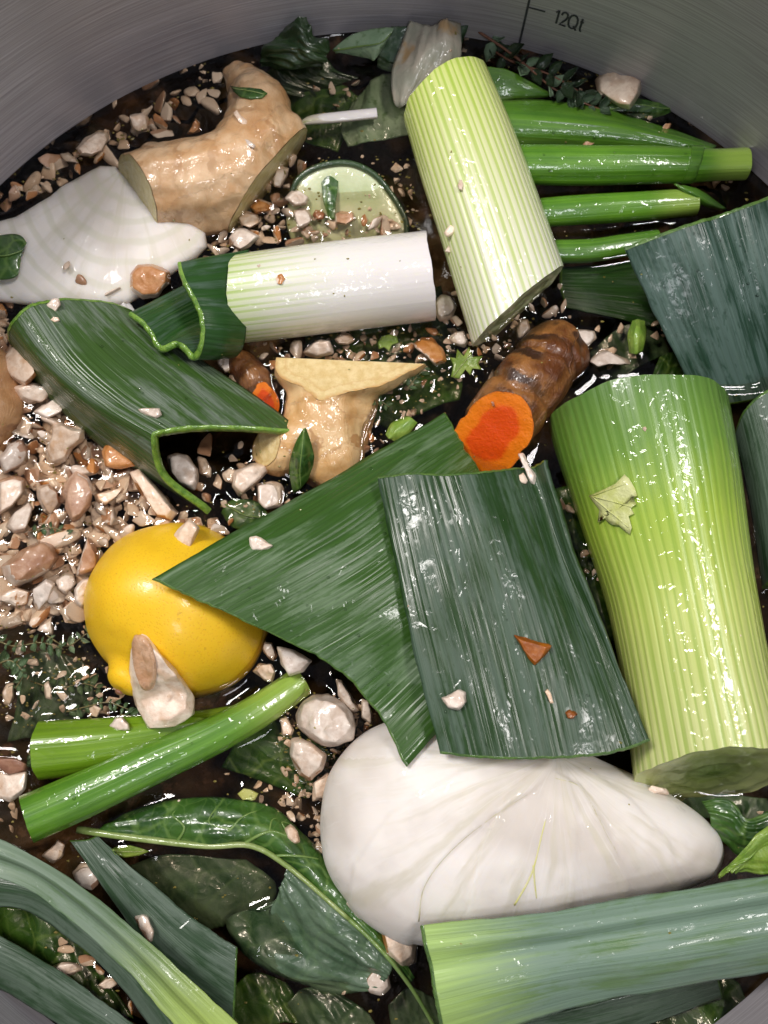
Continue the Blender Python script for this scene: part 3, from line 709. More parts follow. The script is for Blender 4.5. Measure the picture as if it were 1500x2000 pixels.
# ------------------------------------------------------------------ leeks
LG, LL = 'pieces of leek stalk', 'pieces of leek leaf'
def thing(name, px, py, z, label, cat, group=None):
    return root(name, P(px, py, z), label, cat, group)

t = thing('leek_piece', 950, 400, 0, 'pale green striped leek piece lying steeply beside green scallion stalks', 'leek', LG)
tube(t, [(872, 190, 0.9, 1.42), (915, 310, 1.0, 1.5), (960, 440, 1.05, 1.53), (1012, 600, 1.0, 1.55)], M_STALK_UP, M_END_PALE, 64, 44,
     skew=((-0.30, -0.15), (-0.72, 0.08)), rag=0.07, rib=0.004, nrib=46, seed=1, name='sheath', squash=0.86)
t = thing('leek_piece', 650, 560, 0, 'white leek piece floating in the middle, faintly green at its end', 'leek', LG)
tube(t, [(470, 584, 0.65, 1.24), (600, 568, 0.72, 1.27), (720, 554, 0.72, 1.27), (840, 540, 0.65, 1.26)], M_STALK_WH, M_END_WHITE, 64, 44,
     skew=((0.22, -0.12), (0.02, -0.1)), rag=0.06, rib=0.003, nrib=40, seed=2, name='sheath')
t = thing('leek_piece', 1320, 1150, 0, 'thick bright green leek piece, the largest, beside the dark leaf slab', 'leek', LG)
tube(t, [(1243, 808, 0.7, 2.42), (1282, 975, 0.85, 2.22), (1322, 1150, 1.0, 1.92), (1356, 1325, 1.2, 1.88), (1394, 1515, 1.4, 1.94)], M_STALK_BIG, M_END_GREEN, 72, 60,
     skew=((0.22, -0.28), (0.12, -0.80)), rag=0.10, rib=0.004, nrib=52, seed=3, name='sheath', squash=0.92, wob=0.05)

def leaf(px, py, z, label, rows, mat, **kw):
    t = thing('leek_leaf', px, py, z, label, 'leek leaf', LL)
    kw.setdefault('edge_mat', M_CUT_D)
    sheet(t, rows, mat, **kw)
    return t
leaf(300, 800, 0, 'folded dark green leek leaf arched like a roof over mushroom pieces',
     [[(300, 628, 0.5), (220, 592, 0.95), (130, 582, 1.4), (62, 596, 1.8), (30, 620, 1.85), (16, 652, 1.1), (28, 690, 0.1)],
      [(400, 705, 0.6), (310, 676, 1.05), (215, 676, 1.5), (138, 704, 1.92), (108, 722, 1.95), (97, 752, 1.2), (105, 790, 0.1)],
      [(500, 775, 0.6), (410, 756, 1.1), (310, 756, 1.55), (228, 782, 1.98), (200, 797, 2.0), (192, 836, 1.2), (210, 880, 0.1)],
      [(592, 842, 0.6), (505, 838, 1.1), (405, 834, 1.55), (325, 842, 1.98), (300, 860, 2.0), (318, 935, 1.1), (405, 1004, 0.1)]],
     M_LEAF_A, th=0.19, nu=48, nv=40, wob=0.05, seed=1, jag=0.03, edge_mat=M_CUT)
leaf(620, 1120, 1.5, 'broad green leek leaf wedge resting its pointed corner on the lemon',
     [[(300, 1131, 2.75), (380, 1168, 2.7), (460, 1205, 2.5), (560, 1252, 2.2), (650, 1300, 2.0), (735, 1388, 1.95), (792, 1497, 2.4)],
      [(440, 1050, 2.2), (520, 1090, 2.25), (600, 1130, 2.2), (690, 1180, 2.1), (765, 1225, 2.0), (830, 1300, 1.95), (880, 1400, 1.95)],
      [(590, 962, 1.3), (660, 1005, 1.6), (730, 1050, 1.75), (800, 1100, 1.75), (860, 1150, 1.7), (920, 1220, 1.6), (960, 1300, 1.5)],
      [(740, 878, 0.7), (790, 915, 1.0), (840, 955, 1.2), (890, 1000, 1.3), (940, 1050, 1.3), (990, 1120, 1.2), (1030, 1200, 1.1)],
      [(868, 806, 0.25), (895, 850, 0.4), (922, 895, 0.5), (960, 950, 0.6), (1000, 1000, 0.6), (1040, 1070, 0.6), (1080, 1150, 0.6)]],
     M_LEAF_B, th=0.10, nu=50, nv=44, wob=0.10, seed=5, jag=0.06)
leaf(990, 1200, 1.5, 'dark blue-green rectangular leek leaf slab lying between wedge leaf and thick leek',
     [[(738, 932, 1.7), (800, 925, 2.0), (870, 925, 2.15), (940, 921, 2.15), (1000, 914, 1.8), (1036, 912, 1.35), (1062, 900, 1.75)],
      [(772, 1100, 2.1), (840, 1094, 2.4), (920, 1092, 2.5), (995, 1088, 2.45), (1055, 1080, 2.1), (1090, 1075, 1.75), (1112, 1062, 2.05)],
      [(812, 1285, 2.45), (890, 1280, 2.65), (970, 1280, 2.7), (1050, 1272, 2.65), (1120, 1262, 2.45), (1160, 1250, 2.2), (1182, 1238, 2.35)],
      [(860, 1472, 2.75), (940, 1480, 2.85), (1020, 1482, 2.9), (1100, 1480, 2.9), (1180, 1472, 2.85), (1235, 1460, 2.75), (1268, 1446, 2.7)]],
     M_LEAF_C, th=0.12, nu=50, nv=46, wob=0.09, seed=9, jag=0.03)
leaf(1400, 580, 0.8, 'wide waxy blue-green leek leaf sloping into the broth beside scallions',
     [[(1220, 485, 1.9), (1290, 458, 2.2), (1370, 430, 2.35), (1395, 424, 2.15), (1450, 404, 2.4), (1530, 374, 2.3)],
      [(1262, 580, 1.4), (1330, 560, 1.7), (1405, 540, 1.9), (1430, 535, 1.7), (1480, 520, 1.95), (1560, 495, 1.9)],
      [(1310, 680, 0.8), (1370, 670, 1.0), (1440, 655, 1.1), (1465, 650, 0.95), (1510, 635, 1.2), (1580, 615, 1.2)],
      [(1362, 785, -0.15), (1420, 790, -0.15), (1480, 780, -0.1), (1505, 775, -0.1), (1545, 760, 0.1), (1600, 735, 0.2)]],
     M_LEAF_D, th=0.16, nu=44, nv=40, wob=0.05, seed=13)
leaf(1490, 950, 0, 'narrow dark leek leaf cut off by the picture edge right of the thickest leek',
     [[(1432, 850, 0.2), (1455, 800, 0.9), (1500, 762, 1.3), (1560, 740, 1.4)],
      [(1452, 930, 0.1), (1480, 900, 0.9), (1530, 880, 1.3), (1590, 860, 1.4)],
      [(1472, 1030, 0.0), (1500, 1010, 0.8), (1550, 990, 1.2), (1610, 970, 1.3)],
      [(1488, 1150, -0.1), (1515, 1130, 0.7), (1570, 1110, 1.1), (1630, 1090, 1.2)]],
     M_LEAF_G, th=0.15, seed=15)
leaf(1180, 1870, 1.2, 'long pale blue-green leek leaf across the bottom below the white onion',
     [[(822, 1806, 2.2), (830, 1850, 2.45), (840, 1885, 2.3), (848, 1940, 2.45), (858, 1990, 2.3), (870, 2060, 1.9)],
      [(1050, 1783, 2.4), (1058, 1822, 2.65), (1064, 1848, 2.5), (1070, 1890, 2.65), (1078, 1930, 2.5), (1088, 1978, 2.2)],
      [(1280, 1745, 2.4), (1288, 1785, 2.65), (1294, 1812, 2.5), (1300, 1855, 2.65), (1308, 1895, 2.5), (1316, 1930, 2.2)],
      [(1560, 1700, 2.3), (1566, 1740, 2.55), (1570, 1765, 2.4), (1574, 1810, 2.55), (1580, 1850, 2.4), (1586, 1885, 2.1)]],
     M_LEAF_E, th=0.16, nu=44, nv=44, wob=0.04, seed=17, ends=(True, False))
leaf(1120, 1990, 0.4, 'dark leek leaf half sunk under the long pale leaf at the bottom',
     [[(890, 2005, 1.0), (895, 2040, 0.9), (900, 2090, 0.6)], [(1060, 1985, 1.0), (1066, 2015, 0.9), (1072, 2060, 0.6)],
      [(1230, 1945, 0.9), (1238, 1975, 0.7), (1244, 2010, 0.4)], [(1400, 1905, 0.8), (1406, 1925, 0.5), (1412, 1950, 0.1)]],
     M_LEAF_G, th=0.07, seed=19)
leaf(360, 600, 0, 'small curled leek leaf scrap folded double beside the white leek piece',
     [[(252, 611, 1.35), (275, 627, 1.45), (295, 650, 1.5), (312, 677, 1.5), (340, 668, 1.6), (358, 676, 1.5), (376, 693, 1.45), (389, 672, 1.7), (391, 632, 1.95), (378, 592, 2.05), (358, 556, 2.05), (347, 520, 1.9)],
      [(308, 582, 0.9), (330, 600, 1.0), (345, 620, 1.0), (358, 645, 1.0), (380, 660, 1.1), (395, 672, 1.05), (412, 692, 1.1), (428, 676, 1.4), (432, 636, 1.65), (422, 592, 1.75), (408, 548, 1.75), (402, 508, 1.6)],
      [(365, 552, 0.5), (385, 572, 0.5), (398, 592, 0.4), (412, 622, 0.3), (430, 645, 0.4), (440, 665, 0.45), (452, 688, 0.6), (466, 676, 0.9), (474, 640, 1.1), (470, 592, 1.2), (470, 540, 1.2), (484, 492, 1.1)]],
     M_LEAF_S, th=0.16, nu=72, nv=24, wob=0.02, seed=23, ends=(True, False), jag=0.03, edge_mat=M_CUT)
leaf(200, 1830, 0.8, 'long light green leek leaf with yellowish tip sweeping through bottom corner',
     flat([[(-60, 1615, 1.5), (-52, 1650, 1.75), (-50, 1665, 1.3), (-50, 1700, 1.5)], [(60, 1668, 1.5), (62, 1696, 1.8), (61, 1708, 1.3), (58, 1738, 1.5)], [(175, 1745, 1.5), (163, 1764, 1.8), (156, 1776, 1.3), (140, 1800, 1.5)],
      [(290, 1838, 1.5), (270, 1857, 1.8), (261, 1867, 1.3), (240, 1888, 1.5)], [(385, 1925, 1.4), (357, 1945, 1.75), (345, 1956, 1.25), (318, 1975, 1.4)], [(475, 2010, 1.2), (438, 2031, 1.5), (425, 2040, 1.1), (388, 2060, 1.2)]], 0.45),
     M_LEAF_F, th=0.07, nu=30, nv=60, seed=27, ends=(False, True))
leaf(160, 1820, 0.5, 'grey-green leek leaf lying under the long light leaf in bottom corner',
     flat([[(-60, 1690, 1.0), (-55, 1730, 1.2), (-50, 1770, 1.0)], [(70, 1722, 1.0), (62, 1748, 1.2), (50, 1778, 0.9)], [(180, 1790, 1.0), (160, 1815, 1.2), (138, 1838, 0.9)],
      [(280, 1880, 1.0), (258, 1905, 1.2), (232, 1925, 0.9)], [(370, 1985, 0.9), (340, 2010, 1.1), (312, 2030, 0.8)], [(420, 2070, 0.9), (390, 2090, 1.1), (360, 2110, 0.8)]], 0.45),
     M_LEAF_G, th=0.07, nu=20, nv=50, seed=31)
leaf(100, 1930, 0.3, 'broad dull green leek leaf lowest in the bottom left corner',
     flat([[(-60, 1800, 0.6), (-60, 1850, 0.8), (-60, 1910, 0.5)], [(60, 1862, 0.6), (45, 1900, 0.8), (20, 1945, 0.5)], [(170, 1935, 0.6), (145, 1965, 0.8), (110, 2000, 0.5)],
      [(260, 2000, 0.6), (235, 2025, 0.8), (205, 2060, 0.5)], [(340, 2080, 0.5), (310, 2100, 0.7), (280, 2130, 0.4)]], 0.45),
     M_LEAF_G, th=0.07, nu=20, nv=50, seed=35)
leaf(300, 1800, 0.3, 'dark grey-green leek leaf with square cut end beside the big veined leaf',
     flat([[(190, 1632, 0.1), (170, 1640, 0.3), (135, 1642, 0.2)], [(265, 1700, 0.5), (230, 1715, 0.7), (200, 1735, 0.5)], [(355, 1778, 0.6), (315, 1805, 0.8), (275, 1840, 0.5)],
      [(415, 1822, 0.7), (385, 1865, 0.9), (355, 1920, 0.5)], [(463, 1850, 0.7), (460, 1915, 0.85), (456, 1995, 0.4)]], 0.45),
     M_LEAF_G, th=0.09, nu=26, nv=50, seed=39)
leaf(1180, 575, -0.6, 'dark leek leaf sunk in the broth under the scallion stalks',
     [[(1095, 520, -0.35), (1095, 560, -0.2), (1105, 600, -0.3)], [(1190, 515, -0.3), (1190, 565, -0.12), (1195, 620, -0.3)], [(1280, 505, -0.2), (1280, 570, 0.0), (1285, 640, -0.3)]],
     M_LEAF_S, th=0.14, seed=43)

# ------------------------------------------------------------------ scallions
SG = 'scallion stalks'
t = thing('scallion', 1250, 320, 0, 'thickest glossy green scallion stalk pointing at the steel wall', 'scallion', SG)
tube(t, [(985, 322, 0.30, 0.56), (1130, 323, 0.42, 0.58), (1250, 322, 0.5, 0.56), (1350, 322, 0.55, 0.50), (1400, 321, 0.55, 0.46), (1456, 319, 0.55, 0.47)], M_SCAL, M_SCAL_END, 40, 50, squash=0.9, seed=4, wob=0.06, rib=0.02, nrib=6)
tube(t, [(1338, 322, 0.55, 0.555), (1350, 322, 0.55, 0.55), (1366, 321, 0.55, 0.53)], M_SCAL2, M_SCAL2, 40, 10, squash=0.9, seed=4, name='sheath_collar', cap_name='collar_edge', skew=((0.1, 0), (0.2, -0.1)))
t = thing('scallion', 1220, 410, 0, 'slim green scallion stalk just below the thickest scallion', 'scallion', SG)
tube(t, [(1040, 418, 0.15, 0.42), (1150, 410, 0.28, 0.43), (1260, 403, 0.35, 0.42), (1357, 396, 0.38, 0.40)], M_SCAL, M_SCAL_END, 36, 40, seed=6, wob=0.05, rib=0.02, nrib=5)
sheet(t, [[(1318, 360, 0.75), (1325, 362, 0.8), (1335, 362, 0.75)], [(1340, 378, 0.75), (1352, 376, 0.85), (1366, 372, 0.75)], [(1372, 402, 0.5), (1385, 398, 0.6), (1398, 392, 0.5)], [(1408, 412, 0.2), (1413, 410, 0.25), (1420, 408, 0.2)]], M_SCAL2, None, th=0.06, nu=8, nv=16, name='leaf_flap', seed=3)
t = thing('scallion', 1180, 490, 0, 'dark scallion stalk half sunk beside the blue-green leek leaf', 'scallion', SG)
tube(t, [(1070, 492, 0.0, 0.36), (1150, 490, 0.08, 0.36), (1215, 480, 0.1, 0.35), (1285, 470, 0.1, 0.34)], M_SCAL2, M_SCAL_END, 32, 30, seed=7, squash=0.8, wob=0.05)
t = thing('scallion_leaf', 1180, 250, 0, 'flat green scallion leaf lying above the thickest scallion stalk', 'scallion leaf')
sheet(t, [[(968, 196, 0.1), (975, 220, 0.35), (985, 250, 0.3), (995, 285, 0.0)], [(1080, 196, 0.15), (1085, 225, 0.45), (1092, 256, 0.4), (1100, 286, 0.05)],
          [(1200, 216, 0.2), (1200, 240, 0.5), (1202, 264, 0.45), (1205, 288, 0.2)], [(1310, 250, 0.3), (1308, 266, 0.55), (1306, 280, 0.5), (1305, 296, 0.3)], [(1400, 284, 0.4), (1392, 290, 0.55), (1388, 296, 0.55), (1380, 304, 0.4)]],
      M_SCAL2, None, th=0.08, nu=24, nv=40, seed=8, wob=0.05)
ev = sheet_eval([[(975, 220, 0.37), (985, 250, 0.32)], [(1085, 225, 0.47), (1092, 256, 0.42)], [(1200, 240, 0.52), (1202, 264, 0.47)], [(1308, 266, 0.57), (1306, 280, 0.52)], [(1392, 290, 0.57), (1388, 296, 0.55)]])

def rod(parent, pts, r0, r1, mat, name, nt=8, loc=None):
    """A thin round strand through world points."""
    loc = parent.location if loc is None else loc; V, F = [], []; n = len(pts)
    for k, p in enumerate(pts):
        tdir = (pts[min(n - 1, k + 1)] - pts[max(0, k - 1)]).normalized()
        sd = tdir.cross(Vector((0, 0, 1)))
        sd = sd.normalized() if sd.length > 1e-6 else Vector((1, 0, 0)); up = sd.cross(tdir)
        r = (r0 + (r1 - r0) * k / max(1, n - 1)) * 0.01
        for i in range(nt):
            a = 2 * math.pi * i / nt; V.append(p + (sd * math.cos(a) + up * math.sin(a)) * r)
    for k in range(n - 1):
        for i in range(nt):
            F.append((k * nt + i, k * nt + (i + 1) % nt, (k + 1) * nt + (i + 1) % nt, (k + 1) * nt + i))
    F.append(tuple(range(nt))[::-1]); F.append(tuple((n - 1) * nt + i for i in range(nt)))
    return mesh_object(name, V, F, mat, parent, loc=loc)
rod(t, [ev(0.5, k / 16) for k in range(17)], 0.05, 0.025, M_GREEN_P, 'midrib')
t = thing('scallion', 300, 1480, 0, 'long bright green scallion stalk slanting in front of the lemon', 'scallion', SG)
tube(t, [(52, 1600, 0.75, 0.62), (170, 1550, 0.75, 0.60), (300, 1490, 0.65, 0.56), (420, 1435, 0.45, 0.50), (510, 1385, 0.2, 0.46), (590, 1330, -0.2, 0.42)], M_SCAL, M_SCAL_END, 44, 60, seed=9, wob=0.05, rib=0.012, nrib=14, skew=((0.0, 0.25), (0, 0)))
t = thing('scallion', 200, 1465, 0, 'short yellow-green scallion stalk under the long slanting one', 'scallion', SG)
tube(t, [(80, 1465, 0.15, 0.76), (180, 1456, 0.15, 0.72), (290, 1440, 0.05, 0.6), (400, 1418, -0.15, 0.45), (500, 1395, -0.5, 0.35)], M_SCAL3, M_SCAL_END, 28, 40, seed=10, wob=0.04, rib=0.035, nrib=7, squash=0.85)

# ------------------------------------------------------------------ onions, lemon
LAP1 = [(800, 1860), (818, 1800), (826, 1740), (856, 1690), (905, 1640), (970, 1590), (1040, 1545), (1080, 1500), (1085, 1440)]
LAP2 = [(1060, 1440), (1085, 1515), (1130, 1535), (1160, 1580), (1185, 1630), (1210, 1690), (1230, 1780)]
def lap(px, py, line):
    best, sg = 1e9, 1
    for (x0, y0), (x1, y1) in zip(line, line[1:]):
        dx, dy = x1 - x0, y1 - y0; t = max(0, min(1, ((px - x0) * dx + (py - y0) * dy) / (dx * dx + dy * dy)))
        ex, ey = px - x0 - dx * t, py - y0 - dy * t; d = math.hypot(ex, ey)
        if d < best: best, sg = d, (1 if dx * ey - dy * ex > 0 else -1)
    return best * sg
LAPS = [(LAP1, -1, 0.075, 150), (LAP2, 1, 0.055, 140), ([(1085, 1470), (990, 1560), (940, 1650), (915, 1760), (905, 1870)], -1, 0.05, 60), ([(1090, 1470), (1122, 1580), (1122, 1700), (1105, 1820)], 1, 0.045, 60),
        ([(1100, 1470), (1230, 1560), (1305, 1640), (1335, 1760)], 1, 0.04, 90), ([(1060, 1460), (900, 1510), (765, 1590), (695, 1690), (675, 1820)], -1, 0.045, 100)]
def onion_laps(px, py):
    k = 0.0
    for line, sg, amp, fall in LAPS:
        a = lap(px, py, line) * sg
        k += amp * max(0.0, min(1.0, (a + 4) / 8)) * math.exp(-max(0, a) / fall)
    return k
t = thing('onion', 1000, 1650, 0, 'large peeled white onion half at the front, lying below the leaf slab', 'onion')
dome(t, [(628, 1590), (650, 1500), (715, 1430), (830, 1395), (980, 1420), (1120, 1465), (1240, 1515), (1340, 1572), (1402, 1630), (1412, 1680), (1380, 1720), (1250, 1765), (1060, 1815), (880, 1845), (770, 1830), (680, 1760), (635, 1680)],
     0.6, 2.55, M_ONION, 'flesh', peak=(960, 1620), power=2.1, depth=1.6, nr=70, na=240, wob=0.03, pole=(1085, 1480), seed=3, disp=onion_laps)
ONION = t
t = thing('onion', 200, 480, 0, 'white onion piece with ragged rim floating under the large ginger root', 'onion')
dome(t, [(-60, 462), (-30, 445), (0, 432), (30, 424), (52, 410), (72, 398), (98, 384), (118, 366), (145, 352), (170, 338), (196, 324), (225, 324), (250, 345), (285, 375), (330, 400), (370, 425), (402, 455), (405, 482), (385, 505), (345, 530), (300, 565), (250, 595), (190, 606), (120, 602), (50, 596), (0, 590), (-40, 580), (-70, 540)],
     0.1, 0.70, M_ONION2, 'flesh', peak=(190, 470), power=3.4, depth=0.9, nr=40, na=168, wob=0.035, pole=(250, 320), seed=6, smooth_outline=False)

def lathe_axis(parent, a, b, prof, mat, name, n=64, wob=0.02, seed=0):
    loc = parent.location; ax = (b - a).normalized(); L = (b - a).length
    sd = ax.cross(Vector((0, 0, 1))).normalized(); up = sd.cross(ax)
    K = 70; pr = [Vector((q[0], q[1], 0)) for q in prof]; V, F = [], []
    for k in range(K + 1):
        q = spline(pr, k / K)
        for i in range(n):
            th = 2 * math.pi * i / n; r = max(q.y, 0.002) * 0.01
            p = a + ax * (q.x * 0.01) + (sd * math.cos(th) + up * math.sin(th)) * r
            V.append(p + (p - (a + b) / 2).normalized() * wob * 0.01 * noise.noise(p * 70 + Vector((seed, 0, 0))))
    for k in range(K):
        for i in range(n): F.append((k * n + i, k * n + (i + 1) % n, (k + 1) * n + (i + 1) % n, (k + 1) * n + i))
    o = mesh_object(name, V, F, mat, parent, loc=loc)
    bm = bmesh.new(); bm.from_mesh(o.data); bmesh.ops.recalc_face_normals(bm, faces=bm.faces); bm.to_mesh(o.data); bm.free()
    BIG.append((o, loc)); return o
t = thing('lemon', 345, 1210, 0, 'bright yellow lemon floating under the wedge leaf tip', 'lemon')
la, lb = P(236, 1348, 0.75), P(428, 1085, -1.35)
lathe_axis(t, la, lb, [(-0.02, 0.0), (0.02, 0.30), (0.16, 0.50), (0.38, 0.62), (0.56, 0.82), (0.70, 1.25), (1.0, 1.85), (1.6, 2.38), (2.4, 2.62), (3.2, 2.56), (4.0, 2.2), (4.7, 1.5), (5.1, 0.6), (5.2, 0.0)], M_LEMON, 'rind', wob=0.10, seed=2)
q = (la - lb).normalized()
stem = lathe_axis(t, la + q * 0.0003 + Vector((0.0006, 0, 0.0026)), la + Vector((0.0006, 0, 0.0026)) + q * 0.002, [(-0.05, 0.0), (-0.03, 0.10), (0.03, 0.11), (0.07, 0.06), (0.08, 0.0)], M_CHIP_DARK, 'stem_scar', 16, 0.03)

# ------------------------------------------------------------------ ginger and turmeric
GG = 'ginger pieces'
t = thing('ginger_root', 420, 300, 0, 'large forked tan ginger root lying against the white onion piece', 'ginger', GG)
limbs(t, [[(262, 378, 0.45, 1.10), (320, 364, 0.55, 1.22), (400, 358, 0.55, 1.28), (470, 335, 0.55, 1.28), (505, 275, 0.5, 1.16), (508, 215, 0.5, 1.0), (486, 172, 0.45, 0.66), (466, 146, 0.45, 0.40)],
          [(470, 340, 0.5, 1.2), (450, 395, 0.3, 0.85), (395, 425, 0.2, 0.55)], [(505, 290, 0.5, 1.2), (545, 275, 0.35, 0.95)], [(470, 160, 0.45, 0.4), (446, 142, 0.5, 0.2)], [(262, 378, 0.5, 1.0), (300, 310, 0.5, 0.5)]],
      [((287, 388, 0.9), (-0.80, -0.50, 0.36)), ((527, 342, 0.4), (0.80, -0.58, -0.20))], M_GINGER, M_GCUT, seed=1, wob=0.05, ringamp=0.03, ringfreq=7)
t = thing('ginger_root', 640, 800, 0, 'golden ginger piece with a flat sliced top in the middle of pot', 'ginger', GG)
limbs(t, [[(590, 718, 0.35, 0.85), (650, 720, 0.4, 1.10), (715, 714, 0.4, 1.0), (785, 702, 0.4, 0.62), (834, 690, 0.4, 0.36)], [(640, 750, -0.2, 1.2), (632, 820, -0.25, 1.25), (640, 880, -0.3, 1.15), (655, 915, -0.3, 0.85)], [(690, 745, -0.1, 0.9), (680, 850, -0.4, 0.7)],
          [(625, 850, 0.0, 0.95), (545, 880, -0.1, 0.80)]],
      [((690, 697, 0.9), (0.05, 1.0, 0.0)), ((680, 742, 0.76), (0.0, 0.30, 0.95)), ((530, 885, 0.45), (-0.62, -0.05, 0.78))], M_GINGER2, M_GCUT2, seed=2, wob=0.03, ringamp=0.02, ringfreq=11)
t = thing('ginger_root', 20, 780, 0, 'wet brown ginger knob at the left edge beside mushroom pieces', 'ginger', GG)
limbs(t, [[(-60, 680, 0.2, 0.8), (-20, 740, 0.25, 0.85), (-5, 800, 0.2, 0.8), (-30, 870, 0.0, 0.6)]], [], M_GINGER3, M_GCUT, seed=3, wob=0.05, ringamp=0.03)
t = thing('turmeric_root', 1010, 780, 0, 'ringed brown turmeric root with a bright orange cut end facing up', 'turmeric')
limbs(t, [[(950, 865, 0.55, 1.05), (985, 815, 0.65, 1.07), (1030, 755, 0.6, 1.08), (1065, 710, 0.4, 1.0), (1080, 680, 0.25, 0.85)], [(1065, 715, 0.35, 0.95), (1110, 700, 0.1, 0.65)]],
      [((968, 826, 0.95), (-0.34, -0.60, 0.72))], M_TURM, M_TCUT, seed=4, wob=0.05, ringamp=0.10, ringfreq=5)
t = thing('turmeric_root', 490, 745, 0, 'small dark orange turmeric stub half hidden behind the folded leaf', 'turmeric')
limbs(t, [[(470, 715, -0.1, 0.5), (500, 745, 0.0, 0.52), (515, 790, -0.1, 0.5)]], [((512, 755, 0.35), (0.45, -0.45, 0.75))], M_TURM, M_TCUT, seed=5, wob=0.03, ringamp=0.03)
# ------------------------------------------------------------------ leafy greens
def veins(parent, ev, specs, mat, lift=-0.0001):
    """specs: lists of (u, v) with start and end radius (cm); each vein follows the blade."""
    for pts, r0, r1, nm, m in specs:
        n = 18; pv = [Vector((u, v, 0)) for u, v in pts]; W = []
        for k in range(n + 1):
            q = spline(pv, k / n); W.append(ev(q.x, q.y) + Vector((0, 0, lift)))
        rod(parent, W, r0, r1, m or mat, nm, 6, loc=parent.parent.location)

t = thing('leafy_green', 520, 1680, 0, 'big dark leaf with pale curved midrib and branching veins below scallions', 'leaf')
up_rows = [[(185, 1622, 0.15), (195, 1618, 0.2), (205, 1612, 0.2), (215, 1606, 0.1)],
           [(300, 1645, 0.35), (300, 1622, 0.45), (290, 1598, 0.4), (285, 1572, 0.1)],
           [(400, 1652, 0.5), (410, 1622, 0.65), (415, 1590, 0.5), (420, 1558, 0.1)],
           [(490, 1652, 0.6), (510, 1625, 0.75), (525, 1600, 0.5), (535, 1580, 0.1)],
           [(560, 1690, 0.65), (578, 1672, 0.75), (592, 1655, 0.5), (602, 1640, 0.1)],
           [(645, 1762, 0.6), (655, 1748, 0.6), (665, 1735, 0.45), (672, 1722, 0.1)],
           [(735, 1845, 0.55), (740, 1835, 0.55), (746, 1826, 0.4), (752, 1818, 0.2)],
           [(800, 1925, 0.5), (803, 1920, 0.5), (806, 1915, 0.4), (810, 1910, 0.3)]]
ub, ev = sheet(t, up_rows, M_GREEN, None, th=0.05, nu=24, nv=70, wob=0.10, wfreq=1.6, seed=51, name='upper_blade')
lo_rows = [[(560, 1692, 0.62), (556, 1712, 0.5), (552, 1735, 0.35), (555, 1752, 0.2)],
           [(610, 1732, 0.6), (590, 1765, 0.45), (540, 1790, 0.15), (440, 1800, -0.15)],
           [(660, 1776, 0.58), (630, 1820, 0.5), (570, 1850, 0.25), (480, 1862, -0.1)],
           [(700, 1812, 0.56), (680, 1855, 0.5), (630, 1890, 0.3), (560, 1908, -0.05)],
           [(735, 1847, 0.54), (722, 1880, 0.45), (700, 1908, 0.3), (645, 1932, 0.0)],
           [(770, 1885, 0.5), (760, 1905, 0.42), (748, 1918, 0.3), (722, 1925, 0.1)]]
lb_, ev2 = sheet(t, lo_rows, M_GREEN_W, None, th=0.05, nu=30, nv=50, wob=0.30, wfreq=1.5, seed=53, name='lower_blade')
_mid = [P(*q) for q in ((152, 1620, 0.15), (260, 1636, 0.3), (400, 1652, 0.54), (490, 1652, 0.64), (560, 1691, 0.69), (645, 1763, 0.64), (735, 1846, 0.59), (800, 1925, 0.54), (850, 2010, 0.4), (880, 2080, 0.2))]
rod(t, [spline(_mid, 0.60 * k / 40) for k in range(41)], 0.10, 0.055, M_VEIN, 'midrib', 10)
rod(t, [spline(_mid, 0.60 + 0.40 * k / 30) for k in range(31)], 0.055, 0.05, M_VEIN_D, 'midrib_tip', 10)
veins(ub, ev, [([(0.0, 0.30), (0.35, 0.34), (0.62, 0.36), (0.95, 0.42)], 0.050, 0.018, 'vein', M_VEIN_D), ([(0.0, 0.40), (0.4, 0.45), (0.6, 0.52), (0.95, 0.55)], 0.050, 0.018, 'vein', M_VEIN_D),
              ([(0.0, 0.52), (0.4, 0.58), (0.9, 0.64)], 0.045, 0.018, 'vein', M_VEIN_D), ([(0.0, 0.20), (0.4, 0.22), (0.7, 0.20), (0.95, 0.24)], 0.045, 0.018, 'vein', M_VEIN_D),
              ([(0.35, 0.34), (0.5, 0.28), (0.9, 0.30)], 0.034, 0.015, 'vein', M_VEIN_D), ([(0.4, 0.45), (0.7, 0.44), (0.92, 0.48)], 0.034, 0.015, 'vein', M_VEIN_D), ([(0.6, 0.52), (0.75, 0.47), (0.9, 0.5)], 0.03, 0.015, 'vein', M_VEIN_D)], M_VEIN)

def blade(label, rows, mat, name='leaf', cat='leaf', vein=None, group=None, **kw):
    cx = rows[len(rows) // 2][len(rows[0]) // 2]
    t = thing(name, cx[0], cx[1], cx[2] - 0.1, label, cat, group)
    _, ev = sheet(t, rows, mat, None, **kw)
    if vein: rod(t, [ev(0.5, k / 14) + Vector((0, 0, 0.0002)) for k in range(15)], vein, vein * 0.5, M_VEIN_D, 'midrib', 6)
    return t, ev
KW = dict(th=0.05, nu=20, nv=24)
blade('crumpled dark kale leaf against the far steel wall', [[(505, 130, 0.2), (512, 100, 0.5), (545, 60, 0.8), (600, 38, 0.9)], [(540, 135, 0.3), (560, 100, 0.9), (585, 70, 1.1), (605, 50, 1.0)],
      [(580, 140, 0.2), (595, 110, 0.8), (605, 88, 1.0), (620, 75, 0.8)], [(630, 140, 0.1), (635, 120, 0.5), (640, 105, 0.6), (648, 95, 0.4)]], M_GREEN_D, 'kale_leaf', 'kale', wob=0.35, wfreq=2.6, seed=61, th=0.05, nu=44, nv=44)
